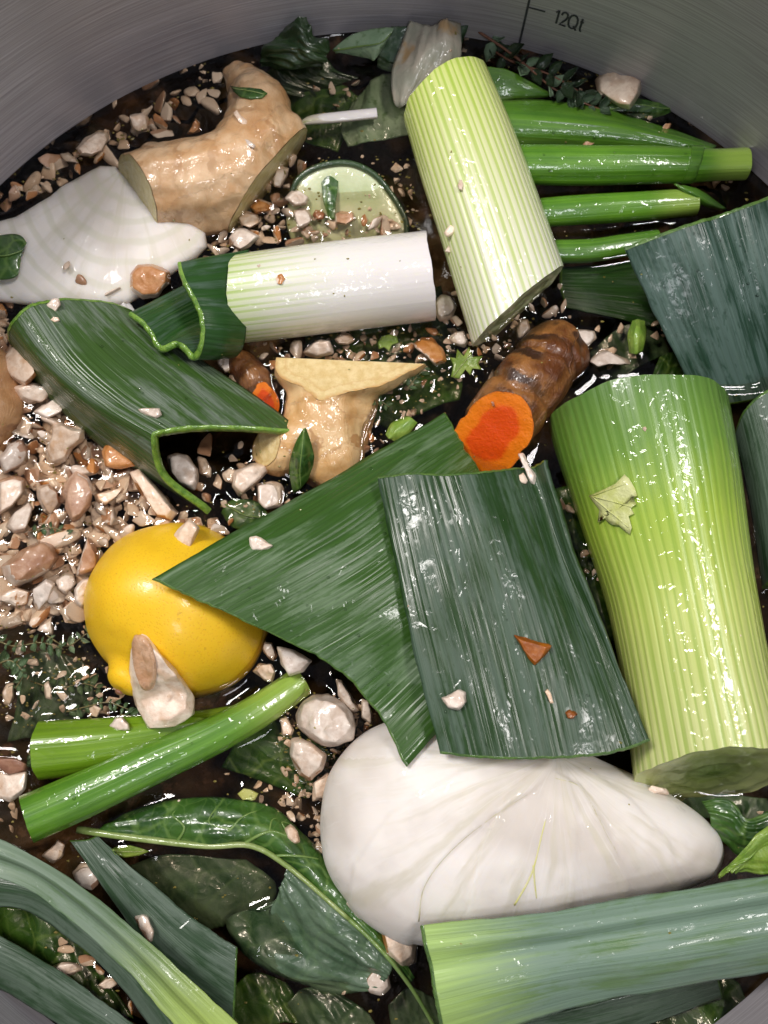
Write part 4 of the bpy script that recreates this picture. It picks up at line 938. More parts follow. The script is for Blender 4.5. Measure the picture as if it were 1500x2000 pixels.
blade('dark kale leaf sunk below the crumpled kale at the far wall', [[(500, 145, -0.2), (560, 125, 0.05), (640, 115, 0.1)], [(520, 170, -0.3), (580, 150, -0.1), (660, 140, 0.0)], [(590, 190, -0.5), (640, 175, -0.4), (700, 150, -0.2)]], M_GREEN_D, 'kale_leaf', 'kale', wob=0.25, wfreq=2.2, seed=63, th=0.05, nu=36, nv=30)
blade('pale grey-green leaf underside between kale and onion skin', [[(650, 98, 0.3), (652, 100, 0.3), (655, 102, 0.3)], [(690, 68, 0.7), (700, 92, 0.6), (715, 115, 0.3)], [(745, 55, 0.9), (742, 85, 0.8), (732, 118, 0.4)], [(768, 53, 0.9), (765, 65, 0.9), (755, 85, 0.6)]], M_GREEN_P, vein=0.03, wob=0.06, seed=65, **KW)
blade('green leaf curling behind the translucent onion skin', [[(765, 52, 0.8), (740, 90, 0.4), (735, 130, 0.0)], [(800, 50, 0.8), (775, 90, 0.5), (760, 140, 0.0)], [(850, 55, 0.7), (830, 100, 0.4), (800, 150, -0.1)], [(915, 48, 0.7), (908, 70, 0.5), (900, 100, 0.2)]], M_GREEN_W, wob=0.12, wfreq=1.5, seed=67, **KW)
blade('wrinkled grey-green leaf sunk beside the far end of striped leek', [[(690, 200, -0.5), (720, 160, -0.3), (770, 140, -0.2)], [(665, 250, -0.4), (725, 220, -0.15), (800, 200, -0.2)], [(680, 285, -0.5), (740, 275, -0.3), (800, 265, -0.4)]], M_GREEN_P, wob=0.16, wfreq=1.8, seed=69, th=0.05, nu=30, nv=30)
blade('torn translucent onion skin standing up behind the striped leek', [[(800, 40, 1.0), (840, 50, 1.1), (868, 38, 1.3), (901, 46, 1.0)], [(785, 90, 0.7), (830, 95, 1.2), (870, 85, 1.3), (902, 90, 1.0)], [(768, 140, 0.5), (815, 140, 1.0), (862, 130, 1.0), (898, 122, 0.8)], [(770, 200, 0.3), (795, 190, 0.6), (825, 165, 0.7), (860, 148, 0.6)], [(778, 212, 0.2), (787, 208, 0.4), (800, 195, 0.5), (812, 180, 0.5)]],
      M_SKIN, 'onion_skin', 'onion skin', wob=0.12, wfreq=1.6, seed=71, th=0.02, nu=30, nv=36)
blade('bright green leaf tucked behind the striped leek below the herb sprig', [[(930, 128, 0.5), (940, 150, 0.4), (950, 200, 0.1)], [(985, 135, 0.55), (990, 160, 0.4), (995, 195, 0.1)], [(1035, 160, 0.4), (1035, 175, 0.35), (1035, 192, 0.1)], [(1075, 180, 0.2), (1074, 185, 0.2), (1072, 190, 0.1)]], M_SCAL2, wob=0.05, seed=73, **KW)
blade('small green leaf under the big mushroom chunk at the far wall', [[(1170, 195, 0.1), (1190, 215, 0.15), (1210, 235, 0.0)], [(1225, 190, 0.3), (1240, 205, 0.3), (1262, 232, 0.05)], [(1285, 200, 0.3), (1292, 212, 0.3), (1290, 228, 0.1)], [(1312, 205, 0.3), (1313, 212, 0.3), (1310, 220, 0.2)]], M_GREEN, vein=0.025, wob=0.06, seed=75, **KW)
blade('deep green leaf scrap lying on the left edge of onion piece', [[(-30, 465, 0.95), (-30, 500, 1.05), (-30, 545, 0.9)], [(15, 458, 1.0), (10, 500, 1.1), (12, 546, 0.95)], [(40, 460, 0.95), (30, 495, 1.05), (35, 535, 0.95)], [(52, 475, 0.9), (44, 490, 1.0), (42, 510, 0.9)]], M_GREEN, vein=0.03, wob=0.06, seed=77, **KW)
blade('upright small green leaf leaning on the golden ginger piece', [[(592, 838, 1.35), (594, 837, 1.4), (597, 836, 1.35)], [(572, 880, 0.9), (590, 878, 1.2), (609, 874, 1.0)], [(566, 922, 0.5), (586, 920, 0.8), (612, 905, 0.7)], [(572, 965, 0.1), (588, 955, 0.3), (600, 940, 0.3)]], M_GREEN, vein=0.025, wob=0.05, seed=79, **KW)
blade('green leaf floating low under the folded leek leaf opening', [[(432, 1000, -0.15), (440, 985, -0.1), (455, 975, -0.15)], [(455, 1030, -0.05), (475, 1005, 0.05), (490, 975, -0.05)], [(490, 1032, -0.05), (502, 1010, 0.05), (512, 985, -0.05)], [(520, 1015, -0.1), (522, 1010, -0.1), (524, 1005, -0.1)]], M_GREEN, vein=0.03, wob=0.06, seed=81, **KW)
blade('curled yellow-green leaf bit floating beside the blue-green leek leaf', [[(1235, 625, 0.3), (1245, 622, 0.45), (1256, 628, 0.3)], [(1225, 655, 0.3), (1242, 652, 0.6), (1262, 655, 0.3)], [(1228, 690, 0.2), (1242, 692, 0.4), (1258, 685, 0.2)]], M_GREEN_L, wob=0.10, wfreq=2, seed=83, **KW)
blade('pale green leaf bit floating above the wedge leek leaf', [[(752, 848, 0.15), (758, 856, 0.2), (770, 862, 0.15)], [(765, 825, 0.15), (778, 838, 0.3), (795, 852, 0.15)], [(795, 812, 0.15), (805, 818, 0.25), (815, 826, 0.15)]], M_GREEN_L, wob=0.08, wfreq=2, seed=85, **KW)
blade('curly dark green leaf behind the tip of the large onion', [[(1370, 1565, 0.6), (1385, 1590, 0.8), (1395, 1625, 0.5)], [(1420, 1560, 0.9), (1430, 1600, 1.0), (1425, 1650, 0.6)], [(1460, 1600, 1.0), (1462, 1630, 1.1), (1450, 1670, 0.7)], [(1530, 1570, 1.2), (1530, 1630, 1.2), (1525, 1700, 0.8)]], M_GREEN, wob=0.25, wfreq=2.2, seed=87, th=0.05, nu=36, nv=36)
blade('frilly leaf curl at the right edge above the long pale leaf', [[(1405, 1715, 1.2), (1420, 1700, 1.3), (1440, 1705, 1.2)], [(1450, 1665, 1.3), (1465, 1680, 1.4), (1470, 1710, 1.2)], [(1490, 1620, 1.4), (1505, 1650, 1.5), (1510, 1700, 1.3)], [(1550, 1590, 1.4), (1560, 1640, 1.4), (1560, 1700, 1.3)]], M_GREEN_L, wob=0.25, wfreq=2.6, seed=89, th=0.05, nu=36, nv=36)
for rows, lab, sd in (([[(430, 1500, -0.5), (470, 1440, -0.4), (520, 1400, -0.5)], [(520, 1530, -0.45), (560, 1480, -0.3), (590, 1430, -0.5)], [(600, 1560, -0.6), (640, 1520, -0.5), (660, 1480, -0.7)]], 'sunken dull green leaf between scallion and the large onion', 91),
                      ([[(230, 1700, -0.8), (330, 1670, -0.6), (480, 1680, -0.6)], [(280, 1760, -0.8), (390, 1740, -0.5), (540, 1730, -0.6)], [(340, 1840, -0.9), (430, 1810, -0.7), (520, 1790, -0.7)]], 'sunken dark leaf seen through broth under the big veined leaf', 93),
                      ([[(20, 1290, -0.7), (90, 1270, -0.5), (160, 1290, -0.7)], [(30, 1370, -0.7), (110, 1350, -0.4), (190, 1360, -0.7)], [(10, 1450, -0.8), (60, 1440, -0.6), (120, 1440, -0.8)]], 'sunken dark leaf under the thyme left of the lemon', 95),
                      ([[(560, 1960, -0.4), (600, 1930, -0.2), (660, 1940, -0.3)], [(590, 2020, -0.4), (640, 1980, -0.2), (720, 1980, -0.3)], [(620, 2080, -0.4), (680, 2050, -0.2), (760, 2060, -0.3)]], 'dark leaf sunk at the bottom edge below the veined leaf', 97),
                      ([[(1290, 700, -0.5), (1330, 690, -0.4), (1380, 720, -0.6)], [(1270, 740, -0.4), (1310, 740, -0.3), (1350, 760, -0.5)]], 'sunken green leaf above the rim of the thickest leek', 99),
                      ([[(590, 620, -0.7), (720, 600, -0.6), (860, 560, -0.7)], [(620, 760, -0.9), (760, 740, -0.7), (900, 720, -0.8)], [(760, 840, -0.9), (840, 800, -0.7), (900, 780, -0.8)]], 'dark leaf deep in the broth between ginger and turmeric', 101),
                      ([[(1070, 960, -0.9), (1110, 950, -0.5), (1150, 960, -0.7)], [(1110, 1120, -0.9), (1150, 1110, -0.5), (1200, 1120, -0.8)], [(1160, 1260, -0.9), (1200, 1250, -0.6), (1230, 1260, -0.8)]], 'sunken dark leaf in the gap beside the thickest leek', 105),
                      ([[(1150, 690, -0.8), (1210, 640, -0.5), (1290, 620, -0.7)], [(1190, 760, -0.8), (1240, 720, -0.45), (1310, 690, -0.7)]], 'sunken dark leaf in the broth right of the turmeric', 107),
                      ([[(430, 1960, -0.6), (490, 1900, -0.5), (560, 1920, -0.6)], [(470, 2060, -0.6), (540, 2000, -0.4), (620, 2010, -0.6)]], 'sunken leaf at the bottom edge beside the square-cut leek leaf', 109),
                      ([[(-30, 1770, -0.4), (60, 1780, -0.2), (170, 1830, -0.4)], [(-20, 1840, -0.4), (80, 1860, -0.15), (200, 1900, -0.4)], [(20, 1920, -0.5), (120, 1930, -0.3), (260, 1990, -0.5)]], 'added dark sunken leaf darkening the lit bed in the bottom left corner', 119),  # added leaf, there to darken the bright scrap bed in this gap
                      ([[(760, 1960, -0.5), (800, 1930, -0.3), (850, 1950, -0.5)], [(770, 2060, -0.5), (820, 2030, -0.3), (880, 2050, -0.5)]], 'sunken leaf at the bottom edge left of the pale leek leaf', 111),
                      ([[(1270, 1960, -0.4), (1330, 1930, -0.2), (1420, 1900, -0.3)], [(1290, 2060, -0.5), (1380, 2010, -0.2), (1500, 1960, -0.3)]], 'sunken leaf in the bottom right corner below the pale leaf', 113),
                      ([[(1300, 1530, -0.2), (1380, 1545, 0.0), (1500, 1560, -0.2)], [(1330, 1590, -0.3), (1400, 1600, 0.0), (1520, 1610, -0.2)]], 'sunken leaf below the cut end of the thickest leek', 115),
                      ([[(580, 120, -0.5), (640, 150, -0.4), (700, 190, -0.6)], [(560, 190, -0.7), (620, 220, -0.5), (680, 250, -0.7)], [(560, 260, -0.8), (610, 280, -0.6), (660, 300, -0.8)]], 'sunken dark leaf around the thin white leek sliver', 117)):
    blade(lab, rows, M_GREEN_W if sd in (93, 97, 95, 107, 111, 115) else M_GREEN, wob=0.2, wfreq=1.3, seed=sd, th=0.05, nu=30, nv=30)

# cucumber slice: rind and flesh
t = thing('cucumber_slice', 680, 400, 0, 'pale green cucumber slice half under broth beside the white leek', 'cucumber')
ol = [(566, 392), (585, 352), (625, 328), (680, 322), (728, 342), (762, 380), (790, 430), (792, 480), (740, 530), (650, 530), (585, 490), (560, 440)]
dome(t, ol, -0.22, -0.06, M_CUKE, 'flesh', power=3.0, depth=0.5, nr=10, na=60, wob=0.02, seed=4, tilt=-0.0055)
ring = [P(x + (x - 680) * 0.02, y + (y - 425) * 0.03, -0.15 - 0.0055 * (y - 425)) for x, y in ol[:8]]
rod(t, [spline(ring, k / 60) for k in range(61)], 0.09, 0.09, M_GREEN_D, 'rind', 8)
blade('dark green leaf strip lying across the cucumber slice', [[(622, 325, 0.25), (640, 322, 0.3), (658, 326, 0.25)], [(628, 360, 0.25), (645, 360, 0.3), (660, 360, 0.25)], [(632, 395, 0.22), (645, 398, 0.26), (656, 398, 0.22)], [(640, 425, 0.1), (646, 428, 0.12), (652, 428, 0.1)]], M_GREEN, wob=0.03, seed=103, **KW)
# white sliver
t = thing('leek_sliver', 660, 230, 0, 'thin white leek sliver floating beside the tip of large ginger', 'leek sliver')
tube(t, [(586, 241, 0.05, 0.06), (610, 234, 0.12, 0.15), (660, 229, 0.15, 0.175), (736, 221, 0.15, 0.175)], M_STALK_WH, M_END_WHITE, 16, 24, squash=0.6, seed=12, name='sliver')
t = thing('leek_sliver', 250, 605, 0.2, 'frayed white leek sliver between folded leaf and curled scrap', 'leek sliver')
sheet(t, [[(230, 582, 0.3), (240, 580, 0.4), (250, 585, 0.3)], [(232, 620, 0.3), (250, 615, 0.45), (268, 618, 0.3)], [(240, 640, 0.3), (262, 640, 0.4), (285, 652, 0.3)]], M_ONION2, None, th=0.08, nu=14, nv=14, wob=0.08, wfreq=4, seed=105, jag=0.15)

# ------------------------------------------------------------------ rest of the small things lie on what the view meets first
def build_bvh():
    V, F = [], []
    for o, loc in BIG:
        b = len(V)
        V += [v.co + loc for v in o.data.vertices]
        F += [tuple(b + k for k in p.vertices) for p in o.data.polygons]
    return BVHTree.FromPolygons(V, F)
BVH = build_bvh()
def surf(px, py, floor=0.0):
    """First solid surface or the broth under photo point (px, py): (point, normal, on_solid)."""
    d = ray(px, py).normalized()
    hit = BVH.ray_cast(CAM, d)
    if hit[0] is not None and hit[0].z > floor * 0.01:
        n = hit[1]
        if n.dot(d) > 0: n = -n
        return hit[0], n, True
    return P(px, py, floor), Vector((0, 0, 1)), False
def surf_z(px, py): return surf(px, py)[0].z * 100

# layer lines of the large onion follow its surface
def on_onion(pts, r0, r1, mat, name):
    pv = [Vector((x, y, 0)) for x, y in pts]; W = []
    for k in range(31):
        q = spline(pv, k / 30); h, n, ok = surf(q.x, q.y); W.append(h - n * 0.00022)
    rod(ONION, W, r0, r1, mat, name, 6)
on_onion([(818, 1800), (826, 1740), (856, 1690), (905, 1640), (970, 1590), (1030, 1552)], 0.030, 0.026, M_ONION_LINE, 'layer_edge')
on_onion([(1085, 1520), (1130, 1535), (1160, 1580), (1185, 1630), (1205, 1665)], 0.028, 0.026, M_ONION_LINE, 'layer_edge')
on_onion([(1005, 1768), (1030, 1725), (1044, 1690), (1056, 1640), (1066, 1600)], 0.040, 0.026, M_ONION_YEL, 'sprout_vein')
on_onion([(1048, 1755), (1044, 1720), (1042, 1690)], 0.026, 0.04, M_ONION_YEL, 'sprout_vein')

def flat_leaf(label, outline, mat, lift=0.1, th=0.04, name='leaf', cat='leaf', vein=None, vmat=None):
    cx = sum(p[0] for p in outline) / len(outline); cy = sum(p[1] for p in outline) / len(outline)
    t = root(name, surf(cx, cy)[0], label, cat); loc = t.location
    V, F = [], []; n = len(outline); K = 4
    for side in (0, 1):
        for k in range(K + 1):
            f = 1 - k / K
            for x, y in outline:
                h, nn, _ = surf(cx + (x - cx) * f, cy + (y - cy) * f)
                V.append(h + nn * ((lift + 0.03 * noise.noise(h * 400)) * 0.01 - side * th * 0.01))
    m = (K + 1) * n
    for side in (0, 1):
        for k in range(K):
            for i in range(n):
                q = (side * m + k * n + i, side * m + k * n + (i + 1) % n, side * m + (k + 1) * n + (i + 1) % n, side * m + (k + 1) * n + i)
                F.append(q if side else q[::-1])
    for i in range(n): F.append((i, (i + 1) % n, m + (i + 1) % n, m + i))
    mesh_object('blade', V, F, mat, t, loc=loc)
    if vein:
        for vv in vein:
            W = []
            for k in range(9):
                q = Vector((*vv[0], 0)).lerp(Vector((*vv[1], 0)), k / 8); h, nn, _ = surf(q.x, q.y); W.append(h + nn * (lift * 0.01 + 0.0001))
            rod(t, W, 0.022, 0.012, vmat or M_VEIN, 'vein', 6)
    return t
flat_leaf('pale yellow celery leaf fan lying on the thickest leek', [(1155, 968), (1185, 955), (1205, 945), (1222, 927), (1230, 935), (1242, 955), (1246, 968), (1238, 972), (1244, 985), (1234, 992), (1240, 1003), (1230, 1008), (1236, 1030), (1232, 1043), (1222, 1036), (1212, 1026), (1200, 1024), (1190, 1018), (1184, 1010), (1178, 1000), (1176, 1018), (1172, 1020), (1174, 995)],
          M_GREEN_Y, 0.10, name='celery_leaf', cat='celery leaf', vein=[((1160, 968), (1225, 945)), ((1160, 968), (1235, 990)), ((1160, 968), (1230, 1030))], vmat=M_GREEN_Y)
flat_leaf('small waxy green leaf stuck on the large ginger fork', [(452, 170), (468, 172), (490, 174), (510, 176), (522, 185), (512, 194), (490, 196), (470, 192), (460, 182)], M_GREEN, 0.06, vein=[((456, 174), (515, 187))])
flat_leaf('bright green parsley leaf floating between white leek and turmeric', [(880, 738), (885, 715), (878, 700), (890, 702), (892, 685), (905, 698), (915, 680), (922, 700), (942, 698), (932, 712), (940, 724), (922, 722), (918, 735), (908, 724), (896, 742)], M_GREEN_L, 0.12, name='parsley_leaf', cat='parsley leaf', vein=[((884, 738), (918, 695))])
flat_leaf('tiny bright green parsley tuft beside the ginger slice tip', [(738, 672), (745, 660), (760, 656), (775, 660), (778, 672), (765, 676), (760, 688), (750, 680), (740, 684)], M_GREEN_L, 0.12, name='parsley_leaf', cat='parsley leaf')
flat_leaf('yellow celery crumb floating above the big veined leaf', [(466, 1548), (478, 1538), (490, 1540), (506, 1548), (500, 1560), (490, 1568), (476, 1560)], M_GREEN_Y, 0.16, th=0.08, name='celery_leaf', cat='celery leaf')
flat_leaf('small green leaf floating beside the midrib of big veined leaf', [(218, 1660), (232, 1652), (255, 1650), (278, 1656), (292, 1662), (272, 1670), (245, 1674), (225, 1670)], M_GREEN_L, 0.06, vein=[((222, 1662), (286, 1662))])

# thyme and the reddish sprig: stem and single leaves
lm = bpy.data.meshes.new('leaf')
_lv = [(0, 0, 0), (0.3, 0.26, 0.06), (0.62, 0.24, 0.10), (1, 0, 0.06), (0.62, -0.24, 0.10), (0.3, -0.26, 0.06), (0.32, 0, -0.03), (0.64, 0, 0.0)]
_lf = [(0, 6, 1), (6, 7, 2, 1), (7, 3, 2), (0, 5, 6), (6, 5, 4, 7), (7, 4, 3)]
_lb = [(x, y, z - 0.07) for x, y, z in _lv]
lm.from_pydata(_lv + _lb, [], _lf + [tuple(8 + k for k in f[::-1]) for f in _lf] + [(a, b, 8 + b, 8 + a) for a, b in ((0, 5), (5, 4), (4, 3), (3, 2), (2, 1), (1, 0))])
lm.update()
def sprig(label, pts, stem_r, stem_mat, leaf_mat, n, size, lift=0.12, name='thyme_sprig', cat='thyme', seed=0):
    rg = random.Random(seed)
    W0 = [P(x, y, z) for x, y, z in pts]
    t = root(name, W0[len(W0) // 2], label, cat)
    W = [spline(W0, k / 24) for k in range(25)]
    rod(t, W, stem_r, stem_r * 0.5, stem_mat, 'stem', 7)
    me = lm.copy(); me.materials.append(leaf_mat)
    for p in me.polygons: p.use_smooth = True
    for k in range(n):
        f = (k // 2 + 0.4) / (n / 2); f = min(1, f + rg.uniform(-0.02, 0.02)); p = spline(W0, f)
        tg = (spline(W0, min(1, f + 0.05)) - spline(W0, max(0, f - 0.05))).normalized()
        sd = tg.cross(Vector((0, 0, 1))).normalized() * (1 if k % 2 else -1)
        d = (sd * rg.uniform(0.6, 1.0) + tg * rg.uniform(0.2, 0.9) + Vector((0, 0, rg.uniform(-0.1, 0.7)))).normalized()
        sz = size * 0.01 * rg.uniform(0.6, 1.25)
        o = bpy.data.objects.new('leaf', me); COL.objects.link(o); o.parent = t
        M = d.to_track_quat('X', 'Z').to_matrix().to_4x4()
        o.matrix_local = Matrix.Translation(p - t.location) @ M @ Matrix.Rotation(rg.uniform(-0.9, 0.9), 4, 'X') @ Matrix.Scale(sz, 4)
    return t
sprig('reddish-stemmed herb sprig with small oval leaves at the far wall', [(935, 62, 0.5), (985, 95, 0.45), (1030, 130, 0.4), (1070, 165, 0.35), (1100, 185, 0.25)], 0.045, M_STEM_RED, M_GREEN_P, 6, 0.62, name='herb_sprig', cat='herb', seed=1)
sprig('second small herb sprig below the reddish stem at the far wall', [(950, 90, 0.2), (1000, 120, 0.35), (1060, 140, 0.4), (1110, 165, 0.35), (1145, 190, 0.25)], 0.035, M_STEM_RED, M_GREEN_D, 16, 0.60, name='herb_sprig', cat='herb', seed=2)
sprig('leafy herb sprig with grey-green leaves beside the mushroom chunk', [(1095, 170, 0.3), (1120, 190, 0.3), (1150, 205, 0.25), (1180, 215, 0.2)], 0.03, M_STEM_RED, M_GREEN_W, 10, 0.45, name='herb_sprig', cat='herb', seed=3)
for k, (lab, pts, n, sz) in enumerate((
        ('thyme sprig at the left edge below the mushroom heap', [(-10, 1250, 0.1), (30, 1262, 0.2), (80, 1255, 0.22), (125, 1268, 0.15)], 16, 0.30),
        ('tangled thyme sprig lowest at the left edge beside dark broth', [(-10, 1300, 0.1), (20, 1290, 0.2), (45, 1315, 0.2), (30, 1345, 0.1)], 18, 0.30),
        ('thyme sprig running right beside the left end of lemon', [(90, 1240, 0.0), (130, 1262, 0.1), (165, 1240, 0.1), (190, 1225, 0.0)], 12, 0.28),
        ('thyme sprig floating between the lemon nipple and short scallion', [(130, 1390, 0.05), (170, 1380, 0.12), (210, 1372, 0.2), (250, 1385, 0.2)], 16, 0.30),
        ('sunken thyme sprig in dark broth left of lemon nipple', [(60, 1330, -0.25), (110, 1345, -0.15), (160, 1335, -0.15), (195, 1345, -0.2)], 18, 0.32),
        ('thyme bit beside the big gilled mushroom piece', [(235, 1395, 0.15), (262, 1402, 0.2), (280, 1425, 0.15)], 8, 0.30),
        ('thyme bit between mushroom pieces above lemon', [(60, 1040, 0.2), (100, 1030, 0.25), (135, 1045, 0.2)], 10, 0.26),
        ('green thyme bit beside the golden ginger tip', [(795, 760, 0.15), (815, 735, 0.25), (835, 715, 0.25)], 10, 0.26),
        ('thyme bit floating by the right side of golden ginger', [(700, 790, 0.1), (735, 780, 0.2), (760, 795, 0.1)], 8, 0.24),
        ('thyme bit at the left end of short scallion', [(55, 1470, 0.05), (65, 1482, 0.1), (62, 1500, 0.05)], 6, 0.22))):
    sprig(lab, pts, 0.022, M_STEM_GR, M_THYME if k % 2 else M_GREEN_P if k == 2 else M_THYME, n, sz, seed=10 + k)

# ------------------------------------------------------------------ chopped mushroom pieces
CG = 'chopped mushroom pieces'
USED = []
def chunk(label, ol, skin=0.0, lift=0.25, deep=0.35, cat='mushroom', dark=False, z=None, seed=None, follow=False, shape=None):
    """A cut piece with flat facets: photo outline, a top of its own, a body that goes down into what it lies on."""
    sd = seed if seed is not None else int(ol[0][0] * 7 + ol[0][1]); rg = random.Random(sd)
    n0 = len(ol); cx = sum(p[0] for p in ol) / n0; cy = sum(p[1] for p in ol) / n0
    size = max(max(p[0] for p in ol) - min(p[0] for p in ol), max(p[1] for p in ol) - min(p[1] for p in ol))
    h, nn, on = surf(cx, cy)
    zb = h.z * 100 if z is None else z
    k = 0.0145 * size
    up = lift * min(1.2, k); dn = deep * min(1.2, k)
    o = None
    ox, oy = rg.uniform(-0.12, 0.12) * size, rg.uniform(-0.12, 0.12) * size
    tx, ty = rg.uniform(-0.5, 0.5) * up / size * 2, rg.uniform(-0.5, 0.5) * up / size * 2
    levels = [(0.80, -dn), (1.0, -dn * 0.25), (1.0, up * 0.35), (0.80, up * 0.92), (0.40, up), ]
    bm = bmesh.new(); rings = []; loc = P(cx, cy, zb)
    for f, dz in levels:
        rr = []
        for i, (x, y) in enumerate(ol):
            sh = (1 - f)
            px, py = cx + (x - cx) * f + ox * sh + rg.uniform(-1, 1) * size * 0.03, cy + (y - cy) * f + oy * sh + rg.uniform(-1, 1) * size * 0.03
            if f == 1.0 and dz > 0: px, py = x, y
            base = max(zb - 0.6, surf_z(px, py)) if follow else zb
            zz = base + dz + ((px - cx) * tx + (py - cy) * ty if dz > 0 else 0) + rg.uniform(-0.06, 0.06) * up
            rr.append(bm.verts.new(P(px, py, zz) - loc))
        rings.append(rr)
    fs = []
    for a, b in zip(rings, rings[1:]):
        for i in range(n0): fs.append(bm.faces.new((a[i], b[i], b[(i + 1) % n0], a[(i + 1) % n0])))
    fs.append(bm.faces.new(rings[-1][::-1])); fs.append(bm.faces.new(rings[0]))
    bmesh.ops.recalc_face_normals(bm, faces=bm.faces)
    bmesh.ops.triangulate(bm, faces=[f for f in bm.faces if len(f.verts) > 4])
    bmesh.ops.bevel(bm, geom=bm.edges[:], offset=0.00022, segments=1, affect='EDGES', clamp_overlap=True)
    organic(bm, 0.00042, 330, sd)
    if skin:
        sdv = Vector((rg.uniform(-1, 1), rg.uniform(-1, 1), 0.5 if skin > 0.6 else -0.1)).normalized()
        bm.normal_update()
        for f in bm.faces:
            if f.normal.dot(sdv) > 1.0 - 1.25 * skin: f.material_index = 1
    for f in bm.faces: f.smooth = True
    me = bpy.data.meshes.new('mushroom_piece'); bm.to_mesh(me); bm.free()
    me.materials.append(M_CHIP_DARK if dark else M_CHIP); me.materials.append(M_CHIP_DARK if dark else M_CHIP_SKIN)
    o = bpy.data.objects.new('mushroom_piece', me); COL.objects.link(o); o.location = loc
    tag(o, label, cat, CG); USED.append((cx, cy, size * 0.5)); BIG.append((o, loc))
    return o
C = chunk
C('big angular pale mushroom chunk resting against the steel wall', [(1160, 150), (1178, 140), (1196, 132), (1215, 137), (1234, 135), (1258, 158), (1252, 185), (1230, 215), (1205, 208), (1165, 180)], 0, 0.55, 0.4)
g = C('largest pale mushroom piece with brown gill pocket leaning on lemon', [(257, 1240), (275, 1233), (292, 1242), (312, 1275), (345, 1312), (380, 1360), (376, 1398), (345, 1420), (292, 1424), (270, 1385), (258, 1330), (252, 1315)], 0, 0.42, 0.15, seed=5, follow=True)
C('roundest fuzzy pale mushroom piece floating between lemon and large onion', [(578, 1392), (590, 1372), (612, 1358), (640, 1357), (668, 1370), (688, 1392), (696, 1420), (690, 1445), (660, 1458), (630, 1456), (602, 1442), (580, 1420)], 0, 0.8, 0.5)
C('pale brown-shaded mushroom piece touching the round fuzzy one from below', [(567, 1442), (585, 1440), (612, 1452), (640, 1474), (632, 1503), (605, 1526), (585, 1515), (566, 1475)], 0.3, 0.6, 0.4)
C('small pale mushroom wedge touching the large onion edge', [(612, 1530), (640, 1508), (656, 1520), (642, 1560), (610, 1566)], 0, 0.5, 0.3)
C('slim pale mushroom bit left of the round fuzzy piece', [(546, 1403), (560, 1400), (575, 1425), (570, 1437), (552, 1435)], 0, 0.4, 0.3)
C('brown-skinned mushroom cube beside the curled leek scrap', [(250, 535), (268, 517), (300, 516), (332, 530), (330, 552), (308, 580), (278, 585), (252, 568)], 0.85, 0.6, 0.3, z=0.3)
C('tall pale mushroom lump beside the wet brown ginger knob', [(5, 695), (22, 670), (48, 670), (66, 695), (74, 732), (52, 756), (22, 742), (4, 718)], 0.35, 0.7, 0.4)
C('smooth pale mushroom bar below the tall lump left of folded leaf', [(26, 757), (55, 748), (98, 750), (108, 766), (82, 786), (58, 790), (36, 782)], 0, 0.5, 0.4)
C('pale oblong mushroom piece tucked under the folded leaf edge', [(64, 805), (82, 790), (112, 772), (130, 785), (124, 802), (90, 820)], 0, 0.45, 0.4)
C('largest pale mushroom block in the heap below the folded leaf', [(100, 830), (118, 823), (142, 836), (166, 840), (165, 858), (142, 876), (130, 904), (96, 912), (85, 882), (97, 858)], 0, 0.55, 0.5)
C('half pale, half brown mushroom piece at left edge of heap', [(-5, 895), (20, 866), (44, 857), (58, 880), (50, 906), (8, 926)], 0.5, 0.5, 0.4)
C('flat orange-brown mushroom skin piece under the folded leaf ridge', [(200, 882), (210, 858), (235, 868), (255, 890), (266, 910), (240, 917), (206, 912)], 0.9, 0.35, 0.3)
C('smooth brown oval mushroom cap slice in the middle of heap', [(124, 960), (134, 932), (150, 915), (172, 930), (183, 958), (176, 990), (156, 1014), (140, 1020), (128, 992)], 1.0, 0.5, 0.4)
C('long pale mushroom strip between folded leaf and lemon', [(252, 922), (270, 914), (300, 944), (330, 980), (346, 1002), (334, 1017), (308, 1012), (288, 980), (268, 952)], 0.2, 0.5, 0.4)
C('pale ragged mushroom lump left of the brown oval slice', [(72, 952), (94, 945), (112, 960), (121, 985), (102, 1010), (86, 1000), (76, 976)], 0.2, 0.5, 0.4)
C('pale streaked mushroom piece at left edge above the wedge', [(-5, 940), (24, 928), (48, 935), (48, 960), (20, 992), (-5, 1008)], 0.3, 0.5, 0.4)
C('clean pale mushroom wedge in the heap pointing down left', [(58, 976), (64, 990), (51, 1036), (30, 1041), (10, 1030), (26, 1000)], 0, 0.5, 0.3)
C('pointed pale mushroom chip right of the brown oval slice', [(185, 967), (210, 957), (243, 951), (230, 968), (206, 988), (190, 980)], 0, 0.4, 0.3)
C('big brown-topped mushroom lump at left edge above the thyme', [(4, 1106), (30, 1084), (56, 1066), (78, 1055), (104, 1064), (116, 1090), (96, 1115), (60, 1135), (26, 1146), (8, 1126)], 0.75, 0.7, 0.4)
C('flat pale mushroom slab below the brown-topped lump', [(-4, 1160), (34, 1148), (60, 1155), (58, 1180), (30, 1186), (-4, 1172)], 0.3, 0.45, 0.3)
C('pale tooth-shaped mushroom piece right of the flat slab', [(62, 1150), (90, 1130), (106, 1140), (95, 1175), (72, 1198), (64, 1175)], 0, 0.5, 0.3)
C('pale five-sided mushroom chip between heap and lemon', [(108, 1132), (125, 1118), (146, 1122), (151, 1140), (130, 1162), (112, 1150)], 0, 0.5, 0.3)
C('pale mushroom slice touching the left side of lemon', [(145, 1152), (160, 1130), (186, 1125), (180, 1160), (160, 1190), (146, 1178)], 0, 0.5, 0.3)
